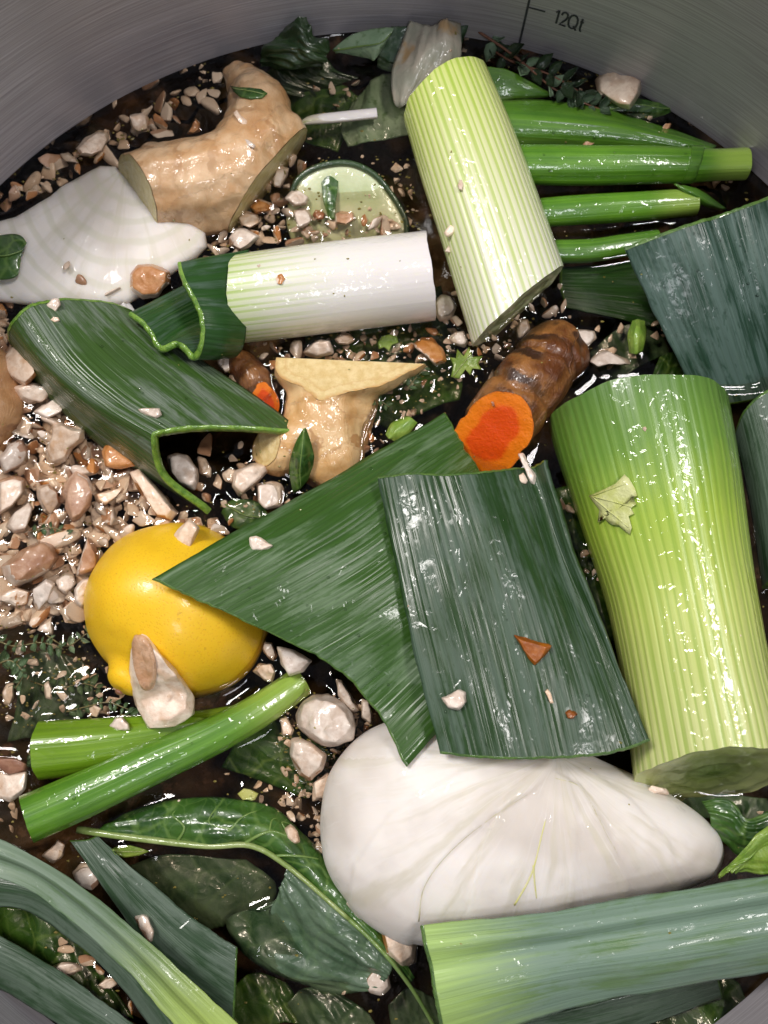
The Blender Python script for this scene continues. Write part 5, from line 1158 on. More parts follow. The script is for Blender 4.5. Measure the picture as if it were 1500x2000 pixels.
C('triangular orange-brown mushroom skin piece above the lemon', [(172, 1045), (190, 1075), (194, 1110), (150, 1126), (160, 1080)], 0.95, 0.4, 0.3)
C('pale mushroom piece stuck on top of the lemon', [(340, 1046), (358, 1022), (370, 1012), (390, 1030), (378, 1055), (371, 1077), (352, 1077), (344, 1060)], 0, 0.30, 0.1)
C('small white triangular mushroom chip above the thyme', [(69, 1231), (84, 1217), (101, 1205), (102, 1222), (102, 1240)], 0, 0.4, 0.2)
C('brown mushroom wedge lying on the dark leaf slab', [(1004, 1240), (1030, 1247), (1076, 1262), (1062, 1285), (1044, 1301), (1022, 1270)], 0.9, 0.16, 0.05, dark=True)
C('white kidney-shaped mushroom chip on the dark leaf slab', [(860, 1362), (880, 1354), (898, 1345), (912, 1350), (912, 1372), (895, 1386), (874, 1384)], 0, 0.30, 0.1)
C('pale mushroom chip lying on the wedge leaf near its tip', [(487, 1050), (500, 1046), (518, 1056), (534, 1066), (512, 1076), (490, 1075)], 0, 0.22, 0.1)
C('rounded pale mushroom chip at the right side of lemon', [(494, 1310), (508, 1296), (530, 1298), (538, 1312), (532, 1333), (514, 1328)], 0, 0.5, 0.3)
C('large pale mushroom wedge under the edge of wedge leaf', [(540, 1262), (570, 1268), (612, 1290), (592, 1312), (564, 1322), (550, 1296)], 0, 0.4, 0.4, z=0.4)
C('pale brown mushroom sliver between lemon and wedge leaf', [(516, 1252), (532, 1256), (542, 1280), (536, 1294), (520, 1282), (512, 1266)], 0.4, 0.4, 0.3)
C('ribbed pale mushroom strip below the wedge leaf edge', [(656, 1326), (668, 1330), (684, 1355), (702, 1388), (690, 1392), (672, 1380), (660, 1358)], 0, 0.4, 0.3)
C('pale mushroom wedge tucked between wedge leaf and onion', [(706, 1365), (720, 1370), (728, 1395), (726, 1414), (706, 1402)], 0.2, 0.4, 0.3)
C('largest pale mushroom piece inside the folded leaf opening', [(326, 892), (345, 884), (368, 890), (388, 915), (388, 945), (380, 958), (350, 945), (330, 920)], 0, 0.5, 0.4, z=-0.05)
C('pale wedge mushroom piece second in the folded leaf opening', [(386, 892), (400, 894), (415, 915), (412, 935), (392, 925)], 0, 0.4, 0.4, z=-0.05)
C('grey-pink mushroom slab between folded leaf and golden ginger', [(452, 948), (458, 922), (490, 905), (522, 902), (526, 918), (500, 945), (468, 968)], 0, 0.5, 0.4)
C('dull mushroom cube below the golden ginger cut', [(500, 945), (530, 938), (552, 945), (556, 965), (550, 990), (520, 996), (502, 980)], 0, 0.4, 0.4, z=-0.1)
C('small dull mushroom bit left of the grey-pink slab', [(434, 925), (450, 912), (462, 918), (455, 945), (440, 942)], 0, 0.4, 0.4)
C('square pale mushroom chip at the steel wall left of ginger', [(252, 226), (275, 219), (288, 230), (292, 255), (272, 262), (258, 255)], 0, 0.5, 0.3)
C('pale brown-edged mushroom wedge at steel wall near onion', [(149, 290), (165, 270), (190, 255), (212, 254), (214, 272), (200, 295), (178, 306), (155, 302)], 0.3, 0.5, 0.3)
C('small pale chip below the brown-edged wedge at wall', [(117, 300), (132, 298), (150, 310), (154, 320), (128, 316)], 0, 0.4, 0.3)
C('oval pale mushroom chip close to wall above ginger fork', [(358, 178), (368, 169), (384, 169), (391, 178), (380, 190), (364, 189)], 0, 0.4, 0.3)
C('brown mushroom point poking up in the ginger fork', [(366, 262), (375, 245), (382, 230), (390, 240), (390, 256), (380, 262)], 0.9, 0.4, 0.3)
C('long pale mushroom chip right of the large ginger foot', [(533, 350), (541, 330), (552, 325), (566, 327), (562, 345), (548, 368), (536, 364)], 0, 0.4, 0.3)
C('faceted pale mushroom chunk above the white leek', [(446, 465), (458, 447), (480, 445), (508, 462), (490, 480), (470, 491), (452, 482)], 0.3, 0.55, 0.3)
C('white cube-shaped mushroom chip beside the cucumber slice', [(571, 412), (585, 406), (600, 406), (611, 430), (600, 440), (582, 448)], 0, 0.5, 0.3)
C('pale mushroom chip on the left end of cucumber slice', [(556, 388), (568, 374), (582, 370), (604, 385), (600, 400), (575, 402)], 0, 0.45, 0.3)
C('pinkish mushroom piece beside the large ginger foot', [(465, 425), (480, 412), (505, 418), (510, 435), (490, 445), (470, 442)], 0.2, 0.45, 0.3)
C('orange-brown mushroom bit in front of cucumber slice', [(652, 418), (668, 412), (690, 415), (692, 428), (675, 440), (655, 436)], 0.95, 0.35, 0.3)
C('orange-brown flat mushroom bit right of large ginger', [(486, 402), (505, 388), (532, 398), (528, 412), (500, 418)], 0.95, 0.35, 0.3)
C('pale mushroom lump under the lower edge of white leek', [(590, 690), (605, 672), (625, 662), (645, 666), (652, 690), (620, 700)], 0, 0.5, 0.4)
C('oval pale mushroom chip at lower edge of white leek', [(652, 662), (664, 652), (682, 652), (692, 664), (680, 672), (660, 671)], 0, 0.4, 0.3)
C('tan ragged mushroom piece at the tip of golden ginger', [(806, 672), (822, 657), (845, 662), (864, 680), (872, 705), (850, 715), (828, 692)], 0.75, 0.45, 0.3)
C('pale mushroom wedge above the small turmeric stub', [(424, 695), (440, 688), (455, 700), (452, 728), (438, 730), (424, 712)], 0.2, 0.45, 0.3)
C('pale mushroom chunk between the two leek pieces', [(849, 590), (862, 575), (880, 578), (890, 600), (882, 622), (860, 628), (850, 612)], 0, 0.4, 0.3)
C('pale mushroom wedge at the low end of striped leek', [(874, 660), (890, 648), (905, 646), (914, 668), (908, 678), (885, 672)], 0, 0.4, 0.3)
C('oval pale mushroom slice behind the turmeric root', [(1105, 648), (1125, 644), (1160, 646), (1166, 660), (1150, 678), (1125, 672)], 0, 0.35, 0.3)
C('grey translucent mushroom slice right of the turmeric root', [(1150, 704), (1168, 688), (1190, 684), (1228, 705), (1232, 713), (1190, 712), (1165, 716)], 0, 0.3, 0.3)
C('oval mushroom chip above the turmeric rings', [(1006, 645), (1016, 626), (1030, 624), (1036, 640), (1024, 660), (1012, 663)], 0, 0.4, 0.3)
C('white splinter-like mushroom chip below the orange turmeric face', [(1013, 888), (1022, 885), (1034, 905), (1046, 930), (1046, 948), (1036, 945), (1024, 915)], 0, 0.3, 0.1)
C('small white mushroom chip beside the splinter below turmeric', [(1012, 928), (1022, 922), (1032, 938), (1028, 946), (1014, 940)], 0, 0.3, 0.1)
C('tan round mushroom piece on the leek leaves in bottom corner', [(142, 1705), (155, 1688), (175, 1680), (196, 1690), (198, 1718), (180, 1738), (155, 1732)], 0.5, 0.35, 0.2)
C('long tan mushroom chip on the light leek leaf', [(264, 1790), (275, 1783), (288, 1788), (302, 1820), (298, 1838), (288, 1842), (272, 1815)], 0.5, 0.3, 0.15)
C('pale mushroom chip between leek leaves in bottom corner', [(102, 1890), (120, 1878), (150, 1880), (162, 1892), (145, 1904), (115, 1902)], 0, 0.35, 0.3)
C('slim pale mushroom chip nearest the bottom left leek leaves', [(190, 1925), (208, 1908), (232, 1904), (240, 1914), (220, 1930), (198, 1933)], 0, 0.35, 0.3)
C('dull mushroom chip between long scallion and leek leaves', [(80, 1672), (98, 1658), (112, 1638), (128, 1648), (124, 1672), (104, 1688)], 0.2, 0.4, 0.3)
C('broad pale mushroom slab at left edge by short scallion', [(-10, 1500), (20, 1512), (54, 1505), (50, 1540), (22, 1566), (-10, 1562)], 0.0, 0.4, 0.3)
C('dark brown mushroom skin behind the slab at left edge', [(-10, 1478), (30, 1480), (58, 1492), (52, 1506), (20, 1514), (-10, 1502)], 0.95, 0.4, 0.3, dark=True)
C('tan wet mushroom lump at the left foot of large onion', [(742, 1812), (765, 1796), (795, 1808), (815, 1840), (812, 1880), (785, 1892), (755, 1865)], 0.6, 0.5, 0.4, z=0.1)
C('pale round mushroom piece at the bottom left of large onion', [(672, 1765), (684, 1748), (708, 1752), (728, 1780), (735, 1800), (715, 1808), (690, 1788)], 0, 0.45, 0.3, z=0.3)
C('pink mushroom piece low beside the big leaf at bottom', [(712, 1915), (735, 1888), (758, 1892), (765, 1930), (745, 1945), (720, 1940)], 0.3, 0.4, 0.4, z=0.0)
C('small mushroom chip between veined leaf and large onion', [(556, 1618), (568, 1608), (582, 1625), (586, 1645), (574, 1648), (560, 1635)], 0, 0.4, 0.3)
C('small pale chip touching the left bulge of large onion', [(612, 1655), (622, 1640), (632, 1650), (632, 1672), (618, 1672)], 0, 0.4, 0.3)
C('triangular mushroom chip at the big leek cut end', [(1256, 1548), (1272, 1534), (1300, 1540), (1306, 1550), (1280, 1553)], 0, 0.3, 0.2)
C('white square mushroom chip beside thyme near the lemon nipple', [(170, 1385), (184, 1375), (199, 1384), (190, 1402), (176, 1398)], 0, 0.5, 0.3)
C('white dome-shaped mushroom chip on the short scallion end', [(211, 1418), (226, 1402), (238, 1398), (252, 1412), (254, 1426), (232, 1428)], 0, 0.4, 0.2)
C('pale upright mushroom stick in dark broth left of lemon', [(86, 1335), (94, 1330), (102, 1345), (100, 1366), (90, 1364)], 0, 0.3, 0.3)
C('pale mushroom slip in dark broth at left edge', [(4, 1352), (14, 1336), (27, 1334), (26, 1360), (18, 1382), (6, 1376)], 0, 0.25, 0.3)
C('pink mushroom sliver on the long striped leek above its middle', [(868, 455), (880, 438), (889, 440), (886, 455), (872, 464)], 0, 0.25, 0.1)
C('tiny pink mushroom oval lower on the striped leek', [(870, 492), (876, 478), (882, 480), (880, 494)], 0, 0.2, 0.1)
C('oval pink mushroom chip upper on the striped leek', [(894, 360), (896, 348), (903, 346), (906, 358), (902, 372), (896, 370)], 0, 0.2, 0.1)
C('tan flake on the white leek piece', [(537, 545), (542, 536), (550, 536), (557, 545), (552, 556), (541, 556)], 0.9, 0.15, 0.05)
C('white flake lying on the folded leaf near its cut', [(270, 800), (285, 797), (312, 798), (317, 810), (304, 818), (282, 810)], 0, 0.18, 0.05)
C('small pink mushroom chip on the top end of folded leaf', [(90, 597), (100, 584), (114, 583), (118, 596), (108, 612), (100, 606)], 0.2, 0.22, 0.05)
C('tiny white oval chip on the folded leaf below the pink one', [(96, 624), (104, 618), (114, 620), (116, 626), (106, 630)], 0, 0.2, 0.05)
C('tan triangular flake on the thickest scallion', [(1139, 285), (1144, 275), (1172, 275), (1158, 283), (1146, 290)], 0.9, 0.12, 0.05)
C('tan mushroom flake near the flat scallion leaf edge', [(1292, 252), (1300, 243), (1310, 242), (1306, 250), (1298, 256)], 0.8, 0.2, 0.05)
C('pale mushroom sliver lying on the large ginger fork', [(455, 220), (462, 215), (472, 228), (488, 245), (482, 250), (466, 240)], 0, 0.12, 0.05)
C('pale brown mushroom bit on the middle of large ginger', [(478, 272), (486, 274), (498, 285), (496, 290), (484, 288)], 0.5, 0.15, 0.05)

C('small black peppercorn-like bit in front of the cucumber slice', [(611, 420), (616, 410), (628, 410), (635, 418), (630, 428), (618, 430)], 0.9, 0.5, 0.3, dark=True, cat='scrap').name = 'dark_scrap'
C('tiny dark speck on the orange turmeric face', [(957, 782), (961, 779), (967, 786), (967, 794), (961, 793)], 0.9, 0.15, 0.05, dark=True, cat='scrap').name = 'dark_scrap'
C('glossy dark crumb near the lower edge of the leaf slab', [(1103, 1392), (1112, 1386), (1122, 1388), (1128, 1396), (1120, 1402), (1108, 1402)], 0.9, 0.3, 0.1, dark=True, cat='scrap').name = 'dark_scrap'
C('translucent sliver on the leaf slab between brown wedge and dark crumb', [(1062, 1350), (1070, 1345), (1080, 1362), (1082, 1374), (1074, 1374)], 0, 0.2, 0.05, cat='scrap').name = 'pale_scrap'

# gill pocket of the largest piece
gl_ = [(261, 1248), (275, 1240), (290, 1252), (304, 1285), (306, 1322), (298, 1344), (280, 1346), (268, 1320)]
zt = None
BVH = build_bvh()
cg = (283, 1294); Vg, Fg = [], []
for k in range(7):
    f = 1 - k / 6
    for i in range(32):
        x = i / 32 * 8; j = int(x); q = cr(*[Vector((*gl_[(j + e) % 8], 0)) for e in (-1, 0, 1, 2)], x - j)
        h, nn, _ = surf(cg[0] + (q.x - cg[0]) * f, cg[1] + (q.y - cg[1]) * f)
        Vg.append(h + nn * (0.0002 if k == 0 else 0.0010 if k < 2 else 0.0002 + 0.0003 * noise.noise(h * 500)))
for k in range(6):
    for i in range(32): Fg.append((k * 32 + i, k * 32 + (i + 1) % 32, (k + 1) * 32 + (i + 1) % 32, (k + 1) * 32 + i))
mesh_object('gill_pocket', Vg, Fg, M_GILL, g, loc=g.location)

# small chips: a set of cut shapes, strewn where the photograph is strewn
VAR, SKINNED = [], []
for k in range(26):
    rg = random.Random(100 + k); bm = bmesh.new()
    ax = Vector((1.0, rg.uniform(0.5, 0.95), rg.uniform(0.35, 0.7)))
    for _ in range(rg.randint(7, 11)):
        v = Vector((rg.gauss(0, 1), rg.gauss(0, 1), rg.gauss(0, 1))).normalized() * rg.uniform(0.7, 1)
        bm.verts.new((v.x * ax.x, v.y * ax.y, v.z * ax.z))
    r = bmesh.ops.convex_hull(bm, input=bm.verts[:])
    bmesh.ops.delete(bm, geom=[v for v in bm.verts if not v.link_faces], context='VERTS')
    bmesh.ops.dissolve_limit(bm, angle_limit=R(14), verts=bm.verts[:], edges=bm.edges[:])
    bmesh.ops.bevel(bm, geom=bm.edges[:], offset=0.12, segments=1, affect='EDGES', clamp_overlap=True)
    organic(bm, 0.07, 1.7, k)
    sdv = Vector((rg.uniform(-1, 1), rg.uniform(-1, 1), rg.uniform(-1, 1))).normalized(); bm.normal_update()
    thr = (2, 0.3, 0.55, 2, 0.15, 0.7)[k % 6] if k != 5 else -1
    for f in bm.faces:
        f.smooth = True
        if f.normal.dot(sdv) > thr: f.material_index = 1
    me = bpy.data.meshes.new('mushroom_piece'); bm.to_mesh(me); bm.free()
    me.materials.append(M_CHIP); me.materials.append(M_CHIP_SKIN); VAR.append(me); SKINNED.append('pale' if thr == 2 else 'brown' if thr == -1 else 'part-brown')

def inside(p, poly):
    c = False; j = len(poly) - 1
    for i in range(len(poly)):
        xi, yi = poly[i]; xj, yj = poly[j]
        if (yi > p[1]) != (yj > p[1]) and p[0] < (xj - xi) * (p[1] - yi) / (yj - yi) + xi: c = not c
        j = i
    return c
MARKS = [(1205, 170, 'big chunk at the wall'), (320, 1330, 'gilled mushroom piece'), (625, 1405, 'round fuzzy piece'), (290, 550, 'brown-skinned cube'), (38, 712, 'tall pale lump'), (68, 768, 'smooth pale bar'),
         (97, 797, 'oblong piece by the folded leaf'), (125, 865, 'largest pale block'), (28, 890, 'half brown piece'), (235, 890, 'flat orange-brown skin piece'), (153, 968, 'brown oval slice'), (300, 965, 'long pale strip'),
         (96, 978, 'ragged pale lump'), (22, 965, 'streaked piece at the edge'), (40, 1010, 'clean pale wedge'), (213, 970, 'pointed pale chip'), (60, 1100, 'brown-topped lump'), (30, 1167, 'flat pale slab'), (83, 1162, 'tooth-shaped piece'),
         (130, 1140, 'five-sided chip'), (165, 1158, 'slice touching the lemon'), (172, 1090, 'triangular brown skin piece'), (362, 1045, 'piece on top of the lemon'), (85, 1224, 'white triangular chip'), (515, 1312, 'chip right of lemon'),
         (575, 1292, 'pale wedge under the wedge leaf'), (678, 1358, 'ribbed pale strip'), (358, 920, 'largest piece in the leaf opening'), (490, 935, 'grey-pink slab'), (528, 968, 'dull cube below ginger'), (272, 240, 'square chip at the wall'),
         (182, 280, 'brown-edged wedge at the wall'), (374, 180, 'oval chip above the ginger fork'), (550, 345, 'long chip by the ginger foot'), (477, 468, 'faceted chunk above white leek'), (590, 428, 'white cube chip'), (672, 425, 'orange-brown bit on the cucumber'),
         (508, 402, 'orange-brown bit by the ginger'), (620, 682, 'lump under the white leek'), (672, 662, 'oval chip at the white leek'), (840, 688, 'tan ragged piece'), (440, 708, 'wedge above the turmeric stub'), (870, 600, 'chunk between the leeks'),
         (895, 662, 'wedge at the striped leek end'), (1136, 660, 'oval slice behind turmeric'), (1020, 643, 'oval chip above turmeric'), (185, 1390, 'white square chip by the thyme'), (95, 1348, 'upright stick in dark broth'), (15, 1355, 'pale slip at the edge'),
         (632, 1538, 'wedge at the large onion'), (602, 1482, 'brown-shaded piece'), (570, 1628, 'chip by the veined leaf'), (700, 1780, 'round piece at the onion foot'), (780, 1845, 'tan wet lump'), (132, 1892, 'chip between the corner leaves'),
         (60, 380, 'left end of the wall'), (20, 410, 'left edge at the wall'), (120, 310, 'small chip below the edged wedge'), (430, 160, 'ginger tip at the wall'), (330, 230, 'ginger fork at the wall'), (640, 190, 'white leek sliver'),
         (720, 860, 'right side of golden ginger'), (560, 720, 'left end of golden ginger'), (760, 440, 'right end of the cucumber'), (1150, 1100, 'thickest leek'), (40, 1300, 'thyme at the edge'), (110, 1270, 'thyme sprig'), (430, 1030, 'top of the lemon'), (150, 560, 'onion piece rim')]
SEEN = set()
def where(x, y, sz, kind):
    a, b, m = min(MARKS, key=lambda q: (q[0] - x) ** 2 + (q[1] - y) ** 2)
    dx, dy = x - a, y - b; d = math.hypot(dx, dy)
    near = 'just' if d < 32 else 'a little' if d < 70 else 'well'
    if abs(dx) > 2 * abs(dy): w_ = 'left of' if dx < 0 else 'right of'
    elif abs(dy) > 2 * abs(dx): w_ = 'above' if dy < 0 else 'below'
    else: w_ = ('above ' if dy < 0 else 'below ') + ('left of' if dx < 0 else 'right of')
    size = 'tiny' if sz < 17 else 'small' if sz < 26 else 'fair-sized'
    lab = f'{size} {kind} mushroom chip {near} {w_} the {m}'
    if lab in SEEN:
        m2 = sorted(MARKS, key=lambda q: (q[0] - x) ** 2 + (q[1] - y) ** 2)[1][2]
        lab = f'{size} {kind} chip between the {m} and {m2}'
        if lab in SEEN or len(lab.split()) > 16: lab = f'{size} {kind} chip {near} {w_} the {m}, lower one' if lab not in SEEN else f'{size} {kind} mushroom bit crowded {w_} the {m}'
    SEEN.add(lab)
    return lab
def strew(label, poly, n, smin, smax, zlo=-0.22, zhi=0.12, pack=0.80, seed=0, water_only=True, grp=CG):
    n = round(n * 0.78)
    rg = random.Random(seed); xs = [p[0] for p in poly]; ys = [p[1] for p in poly]; made = 0; tries = 0
    while made < n and tries < n * 90:
        tries += 1
        x, y = rg.uniform(min(xs), max(xs)), rg.uniform(min(ys), max(ys))
        if not inside((x, y), poly): continue
        sz = smin + (smax - smin) * rg.random() ** 1.15
        if any((x - a) ** 2 + (y - b) ** 2 < (pack * (sz * 0.5 + r)) ** 2 for a, b, r in USED): continue
        h, nn, on = surf(x, y, -0.1)
        if water_only and on and h.z > 0.0015: continue
        if not on: h = P(x, y, rg.uniform(zlo, zhi))
        else: h = h + nn * 0.0005
        vi = rg.randrange(len(VAR)); o = bpy.data.objects.new('mushroom_piece', VAR[vi]); COL.objects.link(o)
        k = sz * 0.5 * cm_per_px(h) * 0.0155
        o.location = h; o.scale = (k * rg.uniform(0.95, 1.2), k * rg.uniform(0.85, 1.1), k * rg.uniform(0.9, 1.1)); o.rotation_euler = (rg.uniform(-0.6, 0.6), rg.uniform(-0.6, 0.6), rg.uniform(0, 6.28))
        tag(o, where(x, y, sz, SKINNED[vi]), 'mushroom', grp); USED.append((x, y, sz * 0.5)); made += 1
HEAP = [(-15, 570), (30, 572), (22, 650), (90, 745), (200, 850), (300, 960), (345, 1010), (430, 1020), (440, 1040), (390, 1045), (300, 1018), (230, 1060), (185, 1120), (165, 1200), (60, 1215), (-15, 1215)]
strew('small pale mushroom chip floating in the dense heap between ginger knob and lemon', HEAP, 142, 24, 58, pack=0.50, seed=1)
strew('small mushroom chip floating along the steel wall beside the onion piece', [(-10, 400), (60, 338), (130, 285), (250, 215), (400, 155), (440, 140), (430, 200), (400, 235), (330, 262), (255, 280), (200, 318), (110, 358), (50, 402), (-10, 425)], 40, 18, 46, pack=0.65, seed=2)
strew('small mushroom chip floating between large ginger and the cucumber slice', [(500, 330), (590, 270), (600, 330), (575, 370), (620, 440), (770, 425), (760, 450), (500, 485), (400, 500), (440, 460), (475, 420), (520, 360)], 40, 16, 40, pack=0.65, seed=3)
strew('small mushroom chip floating along the lower edge of white leek', [(410, 690), (470, 680), (850, 640), (890, 560), (905, 660), (930, 690), (850, 700), (820, 730), (560, 700), (545, 760), (450, 740)], 28, 12, 34, seed=4)
strew('small mushroom chip floating inside the folded leaf opening', [(330, 870), (480, 850), (560, 950), (560, 1000), (500, 1000), (430, 985), (350, 975)], 12, 16, 36, zlo=-0.35, zhi=-0.05, seed=5)
strew('small mushroom chip floating along the low end of striped leek', [(930, 690), (1000, 620), (1110, 540), (1130, 580), (1060, 640), (1150, 700), (960, 730)], 16, 11, 28, seed=6)
strew('small mushroom chip floating along the left side of the large onion', [(640, 1330), (740, 1400), (700, 1470), (640, 1560), (620, 1680), (700, 1810), (740, 1880), (680, 1860), (600, 1720), (560, 1600), (570, 1520), (540, 1420)], 18, 11, 26, seed=7)
strew('small mushroom chip floating among the thyme left of lemon', [(-10, 1215), (160, 1210), (180, 1300), (240, 1400), (60, 1410), (-10, 1450)], 18, 11, 26, zlo=-0.3, seed=8)
strew('small mushroom chip around the foot of the golden ginger', [(690, 900), (720, 830), (790, 740), (840, 700), (880, 760), (800, 820), (720, 890)], 9, 11, 24, seed=9)
strew('small mushroom chip sunk in dark broth near the far wall', [(590, 170), (690, 140), (700, 220), (600, 215)], 7, 14, 30, zlo=-0.35, zhi=-0.1, seed=10)
strew('small mushroom chip in the gap beside the thickest leek', [(1090, 980), (1130, 1000), (1200, 1200), (1180, 1210)], 5, 10, 22, seed=11)
strew('small mushroom chip in dark broth between leek leaves in bottom corner', [(90, 1800), (250, 1900), (330, 1990), (200, 1960)], 6, 12, 24, seed=12)
strew('small mushroom chip stranded around the lemon top', [(240, 1030), (300, 1000), (450, 1020), (440, 1045), (330, 1025)], 8, 14, 30, seed=13, water_only=False)
strew('mushroom bit lying on the sunken half of onion piece', [(60, 530), (200, 500), (330, 500), (300, 570), (120, 580)], 4, 14, 30, seed=14, water_only=False)

# crumbs and herb flecks too small to count: one mesh each
def crumbs(name, label, mat, n, smin, smax, polys, seed, cat, solid=0.035, sunk=None):
    rg = random.Random(seed); V, F = [], []
    for poly, share in polys:
        xs = [p[0] for p in poly]; ys = [p[1] for p in poly]; k = 0; tries = 0
        while k < n * share and tries < n * 40:
            tries += 1; x, y = rg.uniform(min(xs), max(xs)), rg.uniform(min(ys), max(ys))
            if not inside((x, y), poly): continue
            h, nn, on = surf(x, y, -0.05)
            if on and h.z > 0.002 and rg.random() > solid: continue
            if (h.x ** 2 + h.y ** 2) > (POT_R - 0.001) ** 2: continue
            r = rg.uniform(smin, smax) * 0.5 * cm_per_px(h) * 0.01
            b = len(V); a = rg.uniform(0, 6.28)
            q = nn.to_track_quat('Z', 'Y').to_matrix()
            for i in range(5):
                t_ = a + i * 1.2566; V.append(h + q @ Vector((math.cos(t_) * r * rg.uniform(0.5, 1.5), math.sin(t_) * r * rg.uniform(0.4, 1), r * 0.15)))
            V.append(h + nn * r * 0.75); V.append(h - nn * r * 0.4)
            for i in range(5): F.append((b + i, b + (i + 1) % 5, b + 5)); F.append((b + (i + 1) % 5, b + i, b + 6))
            k += 1
    for poly, cnt, s0, s1 in (sunk or []):
        xs = [p[0] for p in poly]; ys = [p[1] for p in poly]; k = 0
        for _ in range(cnt * 6):
            if k >= cnt: break
            x, y = rg.uniform(min(xs), max(xs)), rg.uniform(min(ys), max(ys))
            if not inside((x, y), poly): continue
            h = P(x, y, rg.choice((rg.uniform(-0.8, -0.2), rg.uniform(-0.32, -0.10)))); me = rg.choice(VAR)
            if h.x ** 2 + h.y ** 2 > (POT_R - 0.004) ** 2: continue
            r = rg.uniform(s0, s1) * 0.5 * cm_per_px(h) * 0.01
            M = Matrix.Rotation(rg.uniform(0, 6.28), 3, 'Z') @ Matrix.Rotation(rg.uniform(-0.8, 0.8), 3, 'X'); b = len(V)
            V += [h + M @ (v.co * r) for v in me.vertices]; F += [tuple(b + q for q in p.vertices) for p in me.polygons]; k += 1
    o = mesh_object(name, V, F, mat, smooth=False)
    o['kind'] = 'stuff'; tag(o, label, cat); return o
ALL = [(0, 60), (1500, 60), (1500, 2000), (0, 2000)]
WALLP = [(-10, 380), (430, 120), (520, 60), (900, 60), (1100, 120), (1500, 380), (1500, 420), (1100, 170), (900, 100), (520, 110), (440, 170), (-10, 430)]
MID = [(420, 320), (800, 300), (860, 640), (1100, 600), (1160, 680), (880, 760), (690, 920), (560, 1010), (420, 1000), (540, 760), (420, 700), (400, 500)]
crumbs('herb_flecks', 'tiny yellow-green herb flecks strewn over broth and vegetables', M_FLECK, 1050, 2.5, 7, [(HEAP, 0.10), (WALLP, 0.09), (MID, 0.22), (ALL, 0.14), ([(540, 1330), (740, 1380), (660, 1560), (560, 1560)], 0.06), ([(-10, 1200), (240, 1200), (240, 1420), (-10, 1420)], 0.08)], 1, 'herb flecks')
crumbs('mushroom_crumbs', 'tiny pale mushroom crumbs between the larger pieces', M_CHIP, 620, 4, 12, [(HEAP, 0.06), (WALLP, 0.04), (MID, 0.12), (ALL, 0.04), ([(540, 1330), (740, 1380), (660, 1560), (600, 1760)], 0.05), ([(-10, 1200), (240, 1200), (240, 1420), (-10, 1420)], 0.05)], 2, 'crumbs', sunk=[(HEAP, 330, 32, 66), (MID, 220, 16, 40), (WALLP, 90, 12, 34), ([(1140, 640), (1300, 620), (1330, 760), (1180, 760)], 20, 16, 36), ([(1300, 240), (1500, 350), (1500, 400), (1380, 360)], 14, 12, 26), ([(420, 1500), (600, 1500), (600, 1620), (430, 1560)], 16, 16, 36), ([(1060, 940), (1130, 940), (1240, 1280), (1180, 1280)], 16, 14, 30), ([(0, 1560), (60, 1500), (70, 1640), (0, 1640)], 10, 14, 34), ([(540, 1330), (740, 1380), (660, 1560), (600, 1760)], 30, 14, 34), ([(-10, 1200), (240, 1200), (240, 1420), (-10, 1420)], 26, 14, 30)])

# water drops too small to count, sitting on leaves and stalks
_dm = bmesh.new(); bmesh.ops.create_icosphere(_dm, subdivisions=2, radius=1.0); _dv = [v.co.copy() for v in _dm.verts]; _df = [tuple(v.index for v in f.verts) for f in _dm.faces]; _dm.free()
rg = random.Random(77); V, F = [], []
for poly, cnt in (([(740, 930), (1060, 910), (1260, 1440), (865, 1465)], 46), ([(320, 1130), (860, 820), (760, 1200), (800, 1440)], 40), ([(980, 200), (1380, 285), (1440, 350), (1020, 350)], 34), ([(1230, 490), (1495, 400), (1495, 600), (1300, 640)], 36),
                  ([(60, 600), (270, 620), (560, 830), (310, 840)], 24), ([(60, 1600), (550, 1350), (560, 1380), (60, 1640)], 14)):
    k = 0
    for _ in range(cnt * 12):
        if k >= cnt: break
        x, y = rg.uniform(min(p[0] for p in poly), max(p[0] for p in poly)), rg.uniform(min(p[1] for p in poly), max(p[1] for p in poly))
        if not inside((x, y), poly): continue
        h, nn, on = surf(x, y)
        if not on or h.z < 0.002: continue
        r = 0.00013 + 0.00032 * rg.random() ** 3; q = nn.to_track_quat('Z', 'Y').to_matrix(); b = len(V); ax = rg.uniform(0.8, 1.5)
        V += [h + q @ Vector((c.x * r * ax, c.y * r, c.z * r * 0.55)) for c in _dv]; F += [tuple(b + i for i in f) for f in _df]; k += 1
o = mesh_object('water_droplets', V, F, M_DROP); o['kind'] = 'stuff'; tag(o, 'tiny clear water droplets beading on leaves and stalks', 'droplets')

# ------------------------------------------------------------------ the broth, creeping up whatever it touches
V, F = [], []; NB = 110
for j in range(NB + 1):
    for i in range(NB + 1):
        x, y = (i / NB * 2 - 1), (j / NB * 2 - 1); r = max(abs(x), abs(y)); k = (POT_R - 0.001) * (r / max(1e-9, math.hypot(x, y))) if r else 0
        x *= k; y *= k; q = Vector((x, y, 0))
        V.append((x, y, -0.019 + 0.008 * noise.noise(q * 60) + 0.005 * noise.noise(q * 170) + 0.002 * noise.noise(q * 420)))
for j in range(NB):
    for i in range(NB):
        a = j * (NB + 1) + i; F.append((a, a + 1, a + NB + 2, a + NB + 1))
o = mesh_object('sunken_scraps', V, F, M_BED); o['kind'] = 'stuff'; tag(o, 'murky bed of sunken herb scraps and crumbs down in the broth', 'scraps')
Vb, Fb = [], []
for o in list(COL.objects):
    if o.type == 'MESH' and o.name.split('.')[0] not in ('inner_wall', 'outer_wall', 'rim', 'measuring_line', 'tick_mark', 'lettering', 'herb_flecks'):
        pass
bpy.context.view_layer.update()
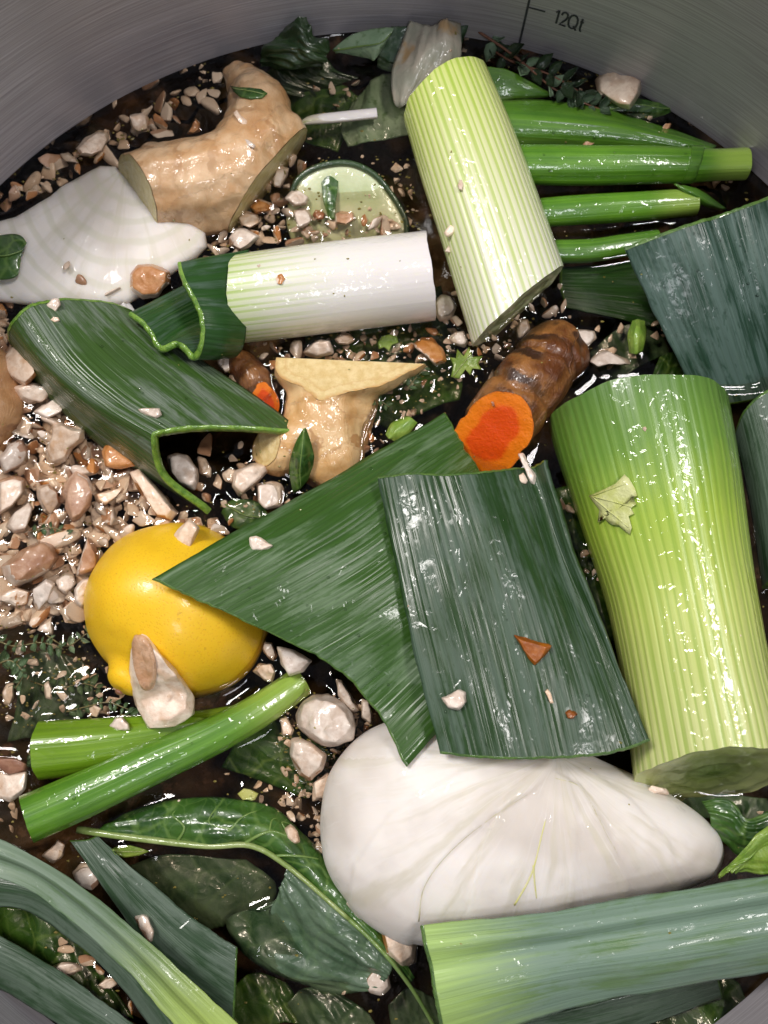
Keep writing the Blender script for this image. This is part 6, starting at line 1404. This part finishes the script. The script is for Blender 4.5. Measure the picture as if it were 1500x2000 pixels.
for o in list(COL.objects):
    if o.type != 'MESH' or o.name.split('.')[0] in ('outer_wall', 'rim', 'measuring_line', 'tick_mark', 'lettering', 'herb_flecks', 'mushroom_crumbs', 'sunken_scraps', 'water_droplets'): continue
    b = len(Vb); mw = o.matrix_world
    Vb += [mw @ v.co for v in o.data.vertices]; Fb += [tuple(b + k for k in p.vertices) for p in o.data.polygons]
WB = BVHTree.FromPolygons(Vb, Fb)
STEP = 0.0009; half = int(POT_R / STEP) + 1; idx = {}; V, F = [], []
lim = POT_R - 0.0002
for j in range(-half, half + 1):
    for i in range(-half, half + 1):
        x, y = i * STEP, j * STEP; r = math.hypot(x, y)
        if r > lim + STEP * 1.5: continue
        if r > lim: x *= lim / r; y *= lim / r
        near = WB.find_nearest(Vector((x, y, 0)), 0.007)
        z = 0.0
        if near[0] is not None:
            d = near[3]; z = 0.0019 * math.exp(-d / 0.0017)
        z += 0.0008 + 0.00018 * noise.noise(Vector((x * 55, y * 55, 1)))
        idx[(i, j)] = len(V); V.append((x, y, z))
for (i, j), a in idx.items():
    if all(k in idx for k in ((i + 1, j), (i + 1, j + 1), (i, j + 1))):
        F.append((a, idx[(i + 1, j)], idx[(i + 1, j + 1)], idx[(i, j + 1)]))
bm = bmesh.new(); vs = [bm.verts.new(v) for v in V]
for f in F: bm.faces.new([vs[k] for k in f])
# close the body of liquid down to just above the pot floor
be = [e for e in bm.edges if e.is_boundary]
ex = bmesh.ops.extrude_edge_only(bm, edges=be)
nv = [v for v in ex['geom'] if isinstance(v, bmesh.types.BMVert)]
for v in nv: v.co.z = -POT_D + 0.013
bmesh.ops.contextual_create(bm, geom=[e for e in bm.edges if e.is_boundary])
bmesh.ops.recalc_face_normals(bm, faces=bm.faces)
for f in bm.faces: f.smooth = f.normal.z > 0.5
me = bpy.data.meshes.new('water'); bm.to_mesh(me); bm.free(); me.materials.append(M_BROTH)
o = bpy.data.objects.new('water', me); COL.objects.link(o); o['kind'] = 'structure'; o['label'] = 'dark brown broth filling the steel pot'
